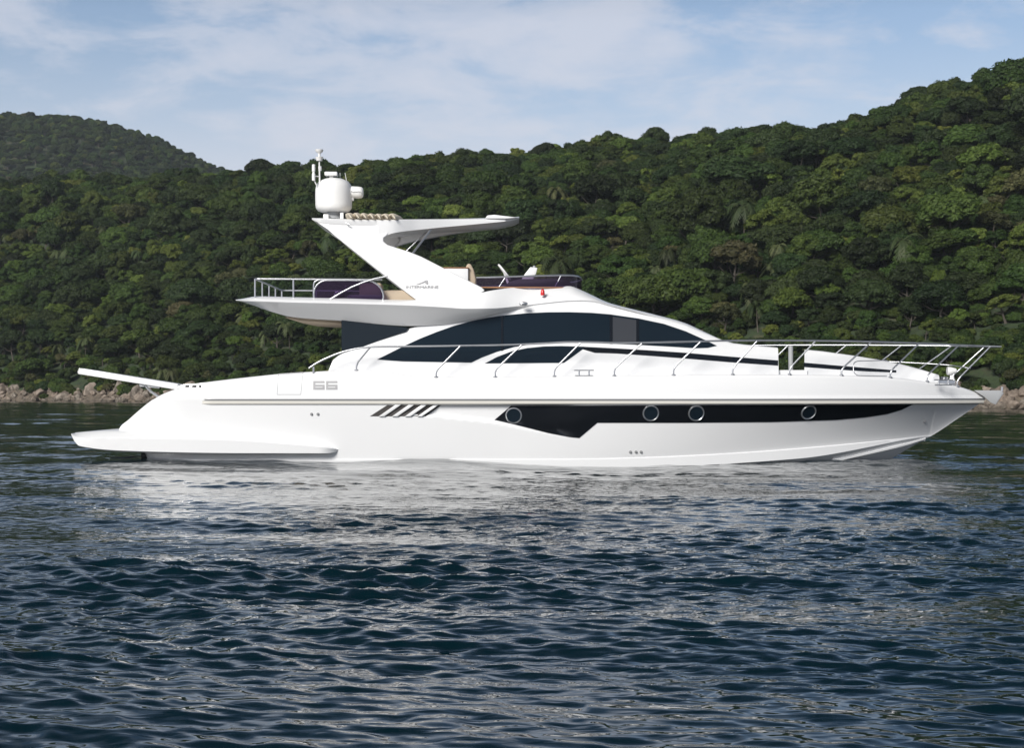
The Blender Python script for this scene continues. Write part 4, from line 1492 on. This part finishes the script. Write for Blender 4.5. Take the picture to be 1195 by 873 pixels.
def palm_arrays(seed, n=15, L=2.9, h=5.5):
    g = np.random.default_rng(seed)
    V, Fc = [], []
    nv = 0
    for k in range(n):
        a = 2 * math.pi * k / n + g.uniform(-.25, .25)
        up = g.uniform(-0.15, 1.0)
        droop = g.uniform(1.0, 1.7)
        l = L * g.uniform(.8, 1.15)
        hd = np.array([math.cos(a), math.sin(a), 0]); sd_ = np.array([-math.sin(a), math.cos(a), 0])
        rib = [hd * (l * t * (1 - .18 * t * droop)) + np.array([0, 0, h + l * (up * t - droop * .75 * t * t)]) for t in np.linspace(0, 1, 13)]
        for i in range(12):
            p, q = rib[i], rib[i + 1]
            w = 0.62 * math.sin(math.pi * (0.12 + 0.80 * i / 12)) * l / 2.9
            for s_ in (-1, 1):
                tip = (p + q) / 2 + sd_ * s_ * w + (q - p) * 1.1 + np.array([0, 0, -w * g.uniform(.35, .8)])
                V.append(np.array([p, q, tip + (q - p) * .25, tip - (q - p) * .2])); Fc.append([nv, nv + 1, nv + 2, nv + 3]); nv += 4
    return np.vstack(V), Fc


def join(a, b):
    (v1, f1), (v2, f2) = a, b
    return np.vstack([v1, v2]), f1 + [[i + len(v1) for i in f] for f in f2], [0] * len(f1) + [1] * len(f2)


KINDS = []       # (kind, crown mesh, trunk mesh, joined object, reach)
protos = bpy.data.collections.new('forest_sources')
def add_kind(kind, mat, crown, trunk):
    cm = quads_mesh('crown', *crown, [LEAF[mat]]); tm = quads_mesh('trunk', *trunk, [M['bark']])
    v, f, mi = join(crown, trunk)
    jm = quads_mesh('wood', v, f, [LEAF[mat], M['bark']], mi)
    o = bpy.data.objects.new('wood_%02d' % len(KINDS), jm)
    protos.objects.link(o)
    KINDS.append((kind, cm, tm))


for i, (mat, rad, hgt, lobes, leaf, per) in enumerate([
        ('dark', 3.4, 2.6, 42, 0.22, 135), ('dark', 3.9, 2.4, 48, 0.23, 140), ('dark', 3.0, 3.2, 38, 0.21, 130),
        ('mid', 3.3, 2.5, 42, 0.22, 135), ('mid', 3.7, 2.2, 44, 0.24, 125), ('mid', 2.8, 2.8, 34, 0.22, 120), ('mid', 3.2, 3.4, 42, 0.21, 135),
        ('lime', 2.9, 2.1, 32, 0.23, 115), ('lime', 2.4, 2.4, 26, 0.22, 110), ('olive', 3.0, 2.2, 30, 0.21, 105)]):
    th = 3.4
    add_kind(mat, mat, crown_arrays(100 + i, rad, hgt, lobes, leaf, per, 0.78, z0=th + 0.9), trunk_arrays(i, th + 0.8, 0.16, rad))
N_BROAD = len(KINDS)
for i in range(3):
    h = (4.6, 5.6, 6.4)[i]
    add_kind('palm', 'palm', palm_arrays(200 + i, 15 + i, 2.5 + .2 * i, h), trunk_arrays(50 + i, h, 0.11, 0.3, 0))

fr = np.random.default_rng(5)
cands = []
XX, YY = np.meshgrid(np.arange(-290, 190, 2.75), np.arange(60, 460, 2.75))
for k, (X, Y) in enumerate(zip(XX.ravel(), YY.ravel())):
    X += fr.uniform(-1.5, 1.5) + (1.37 if int(round((Y - 60) / 2.75)) % 2 else 0); Y += fr.uniform(-1.5, 1.5)
    d = Y - CAM_Y; px = X / d * F + CX
    if px < -760 or px > 1840: continue
    d0, d1 = shore_d(px), ridge_d(px)
    if d < d0 + 3.6 or d > d1 + 22: continue
    s = (d - d0) / (d1 - d0)
    z = land_z(X, Y)
    low = d < d0 + 16
    sc = float(np.exp(fr.normal(-0.44, 0.28 if s < 0.82 else 0.12))) * (0.60 if low else 1.0) * (0.85 + 0.25 * min(s, 1))
    zone = noise.noise((X * 0.03, Y * 0.03, 40.0))
    u = fr.uniform() + 0.45 * zone - 0.12 * (s - 0.5)
    if fr.uniform() < (0.012 if low else (0.06 if s < 0.75 else 0.008)): kd = int(fr.integers(N_BROAD, N_BROAD + 3)); sc = max(sc * 0.9, 0.56)
    elif u < 0.36: kd = int(fr.choice([0, 1, 2]))
    elif u < 0.82: kd = int(fr.choice([3, 4, 5, 6]))
    elif u < 1.05: kd = int(fr.choice([7, 8]))
    else: kd = 9
    py = HY - (z + 4 * sc - CAM_H) / d * F
    cands.append(dict(scv=(sc * fr.uniform(.85, 1.25), sc * fr.uniform(.85, 1.25), sc * fr.uniform(.72, 1.12)) if kd < N_BROAD else (sc,) * 3, tilt=(fr.normal(0, .13), fr.normal(0, .13)), dz=fr.uniform(-0.9, 0.5) * sc, X=X, Y=Y, z=z, sc=sc, k=kd, d=d, px=px, py=py, rot=fr.uniform(0, 6.28), s=s))

YT, YB = lin([84, 135, 200, 275, 276, 365, 366, 600, 601, 700, 850, 1100, 1165], [500, 500, 452, 440, 345, 345, 250, 250, 330, 345, 395, 405, 470]), 545
def in_view(c):
    if not (-12 < c['px'] < 1207): return False
    if 90 < c['px'] < 1165 and c['py'] > YT(c['px']) + 8: return False
    return True


def place_words(c):
    if c['px'] < 230: side = 'left of the flybridge'
    elif c['px'] < 420: side = 'behind the radar mast'
    elif c['px'] < 680: side = 'behind the hardtop'
    elif c['px'] < 950: side = 'above the foredeck rail'
    else: side = 'above the bow'
    s = c['s']
    h = 'low by the rocky shore' if s < 0.14 else ('low on the slope' if s < 0.38 else ('halfway up the slope' if s < 0.68 else ('high on the slope' if s < 0.93 else 'on the skyline')))
    return h, side


LOOK = {'dark': 'dark green dense round tree', 'mid': 'mid green broadleaf tree', 'lime': 'bright lime green tree', 'olive': 'dry olive brown tree', 'palm': 'palm with drooping pale fronds'}
vis = [c for c in cands if in_view(c)]
vis.sort(key=lambda c: -c['sc'] / c['d'])
broad = [c for c in vis if c['k'] < N_BROAD][:290]
palms = [c for c in vis if c['k'] >= N_BROAD]
single = set(id(c) for c in broad + palms)
for c in broad + palms:
    kind, cm, tm = KINDS[c['k']]
    nm = 'palm_tree' if kind == 'palm' else ('shrub' if c['s'] < 0.12 and c['sc'] < 0.62 else 'tree')
    t = empty(nm, (c['X'], c['Y'], c['z'] - 0.15 + min(c['dz'], 0)))
    t.rotation_euler = (*c['tilt'], c['rot']); t.scale = c['scv']
    h, side = place_words(c)
    look = LOOK[kind] if nm != 'shrub' else LOOK[kind].replace('round tree', 'shrub').replace('broadleaf tree', 'shrub').replace(' tree', ' shrub')
    prop(t, '%s %s, %s' % (look, h, side), {'palm_tree': 'palm', 'shrub': 'shrub', 'tree': 'tree'}[nm], '%ss %s, %s' % (look, h, side))
    link(bpy.data.objects.new('crown', cm), t)
    link(bpy.data.objects.new('trunk', tm), t)


def scatter_tree():
    ng = bpy.data.node_groups.new('forest', 'GeometryNodeTree')
    ng.interface.new_socket('Geometry', in_out='INPUT', socket_type='NodeSocketGeometry')
    ng.interface.new_socket('Geometry', in_out='OUTPUT', socket_type='NodeSocketGeometry')
    N, L = ng.nodes, ng.links
    gi, go = N.new('NodeGroupInput'), N.new('NodeGroupOutput')
    ci = N.new('GeometryNodeCollectionInfo'); ci.inputs['Collection'].default_value = protos
    ci.inputs['Separate Children'].default_value = True; ci.inputs['Reset Children'].default_value = True
    ip = N.new('GeometryNodeInstanceOnPoints'); ip.inputs['Pick Instance'].default_value = True

    def attr(name, typ):
        a = N.new('GeometryNodeInputNamedAttribute'); a.data_type = typ; a.inputs[0].default_value = name
        return a.outputs[0]
    L.new(gi.outputs[0], ip.inputs['Points'])
    L.new(ci.outputs[0], ip.inputs['Instance'])
    L.new(attr('pick', 'INT'), ip.inputs['Instance Index'])
    L.new(attr('turn', 'FLOAT_VECTOR'), ip.inputs['Rotation'])
    L.new(attr('size', 'FLOAT_VECTOR'), ip.inputs['Scale'])
    L.new(ip.outputs[0], go.inputs[0])
    return ng


NG = scatter_tree()
def forest(name, items, label):
    me = bpy.data.meshes.new(name)
    me.from_pydata([(c['X'], c['Y'], c['z'] - 0.15 + min(c.get('dz', 0), 0)) for c in items], [], [])
    a = me.attributes.new('pick', 'INT', 'POINT'); a.data.foreach_set('value', [c['k'] for c in items])
    a = me.attributes.new('turn', 'FLOAT_VECTOR', 'POINT'); a.data.foreach_set('vector', np.array([(*c.get('tilt', (0, 0)), c['rot']) for c in items], np.float32).ravel())
    a = me.attributes.new('size', 'FLOAT_VECTOR', 'POINT'); a.data.foreach_set('vector', np.array([c.get('scv', (c['sc'],) * 3) for c in items], np.float32).ravel())
    o = link(bpy.data.objects.new(name, me))
    md = o.modifiers.new('forest', 'NODES'); md.node_group = NG
    prop(o, label, kind='stuff')


rest = [c for c in cands if id(c) not in single]
forest('forest', rest, 'dense tropical forest covering the rest of the hillside')
# undergrowth that fills the gaps between the trunks
und = []
for _ in range(10000):
    px = fr.uniform(-600, 1700); d0, d1 = shore_d(px), ridge_d(px)
    d = d0 + 2.8 + (d1 + 10 - d0) * fr.uniform() ** 1.15
    X, Y = (px - CX) / F * d, d + CAM_Y
    sc = fr.uniform(0.20, 0.36) * (1.25 if d < d0 + 14 else 1)
    und.append(dict(X=X, Y=Y, z=land_z(X, Y) - sc * 3.1, sc=sc, k=int(fr.choice([0, 3, 4, 5, 6, 7, 9], p=[.22, .2, .16, .14, .14, .09, .05])), rot=fr.uniform(0, 6.28)))
forest('undergrowth', und, 'low green undergrowth filling the gaps below the trees')
dist = []
for _ in range(7500):
    px = fr.uniform(-560, 360); d = 600 + 300 * fr.uniform() ** 0.9
    X, Y = (px - CX) / F * d, d + CAM_Y
    dist.append(dict(X=X, Y=Y, z=distant_z(X, Y), scv=(fr.uniform(0.55, 1.05), fr.uniform(0.55, 1.05), fr.uniform(0.5, 1.0)), sc=0.8, k=int(fr.choice([0, 1, 2, 3, 4, 5, 6, 7, 9], p=[.2, .18, .14, .12, .12, .1, .08, .04, .02])), rot=fr.uniform(0, 6.28)))
forest('distant_forest', dist, 'distant forest on the hill at the far left')


# ------------------------------------------------------------------ air
def haze():
    mb = MB(); mb.box((-60, 730, 79), (1900, 1620, 172))
    m = bpy.data.materials.new('haze'); m.use_nodes = True
    t = m.node_tree; t.nodes.remove(t.nodes['Principled BSDF'])
    v = t.nodes.new('ShaderNodeVolumePrincipled')
    v.inputs['Color'].default_value = (0.80, 0.90, 1.0, 1)
    v.inputs['Density'].default_value = 0.00012
    v.inputs['Anisotropy'].default_value = 0.0
    t.links.new(v.outputs[0], t.nodes['Material Output'].inputs['Volume'])
    o = mb.build('haze', m, None, smooth=0, weld=0)
    prop(o, 'thin blue haze in the air over the bay', kind='stuff')


haze()
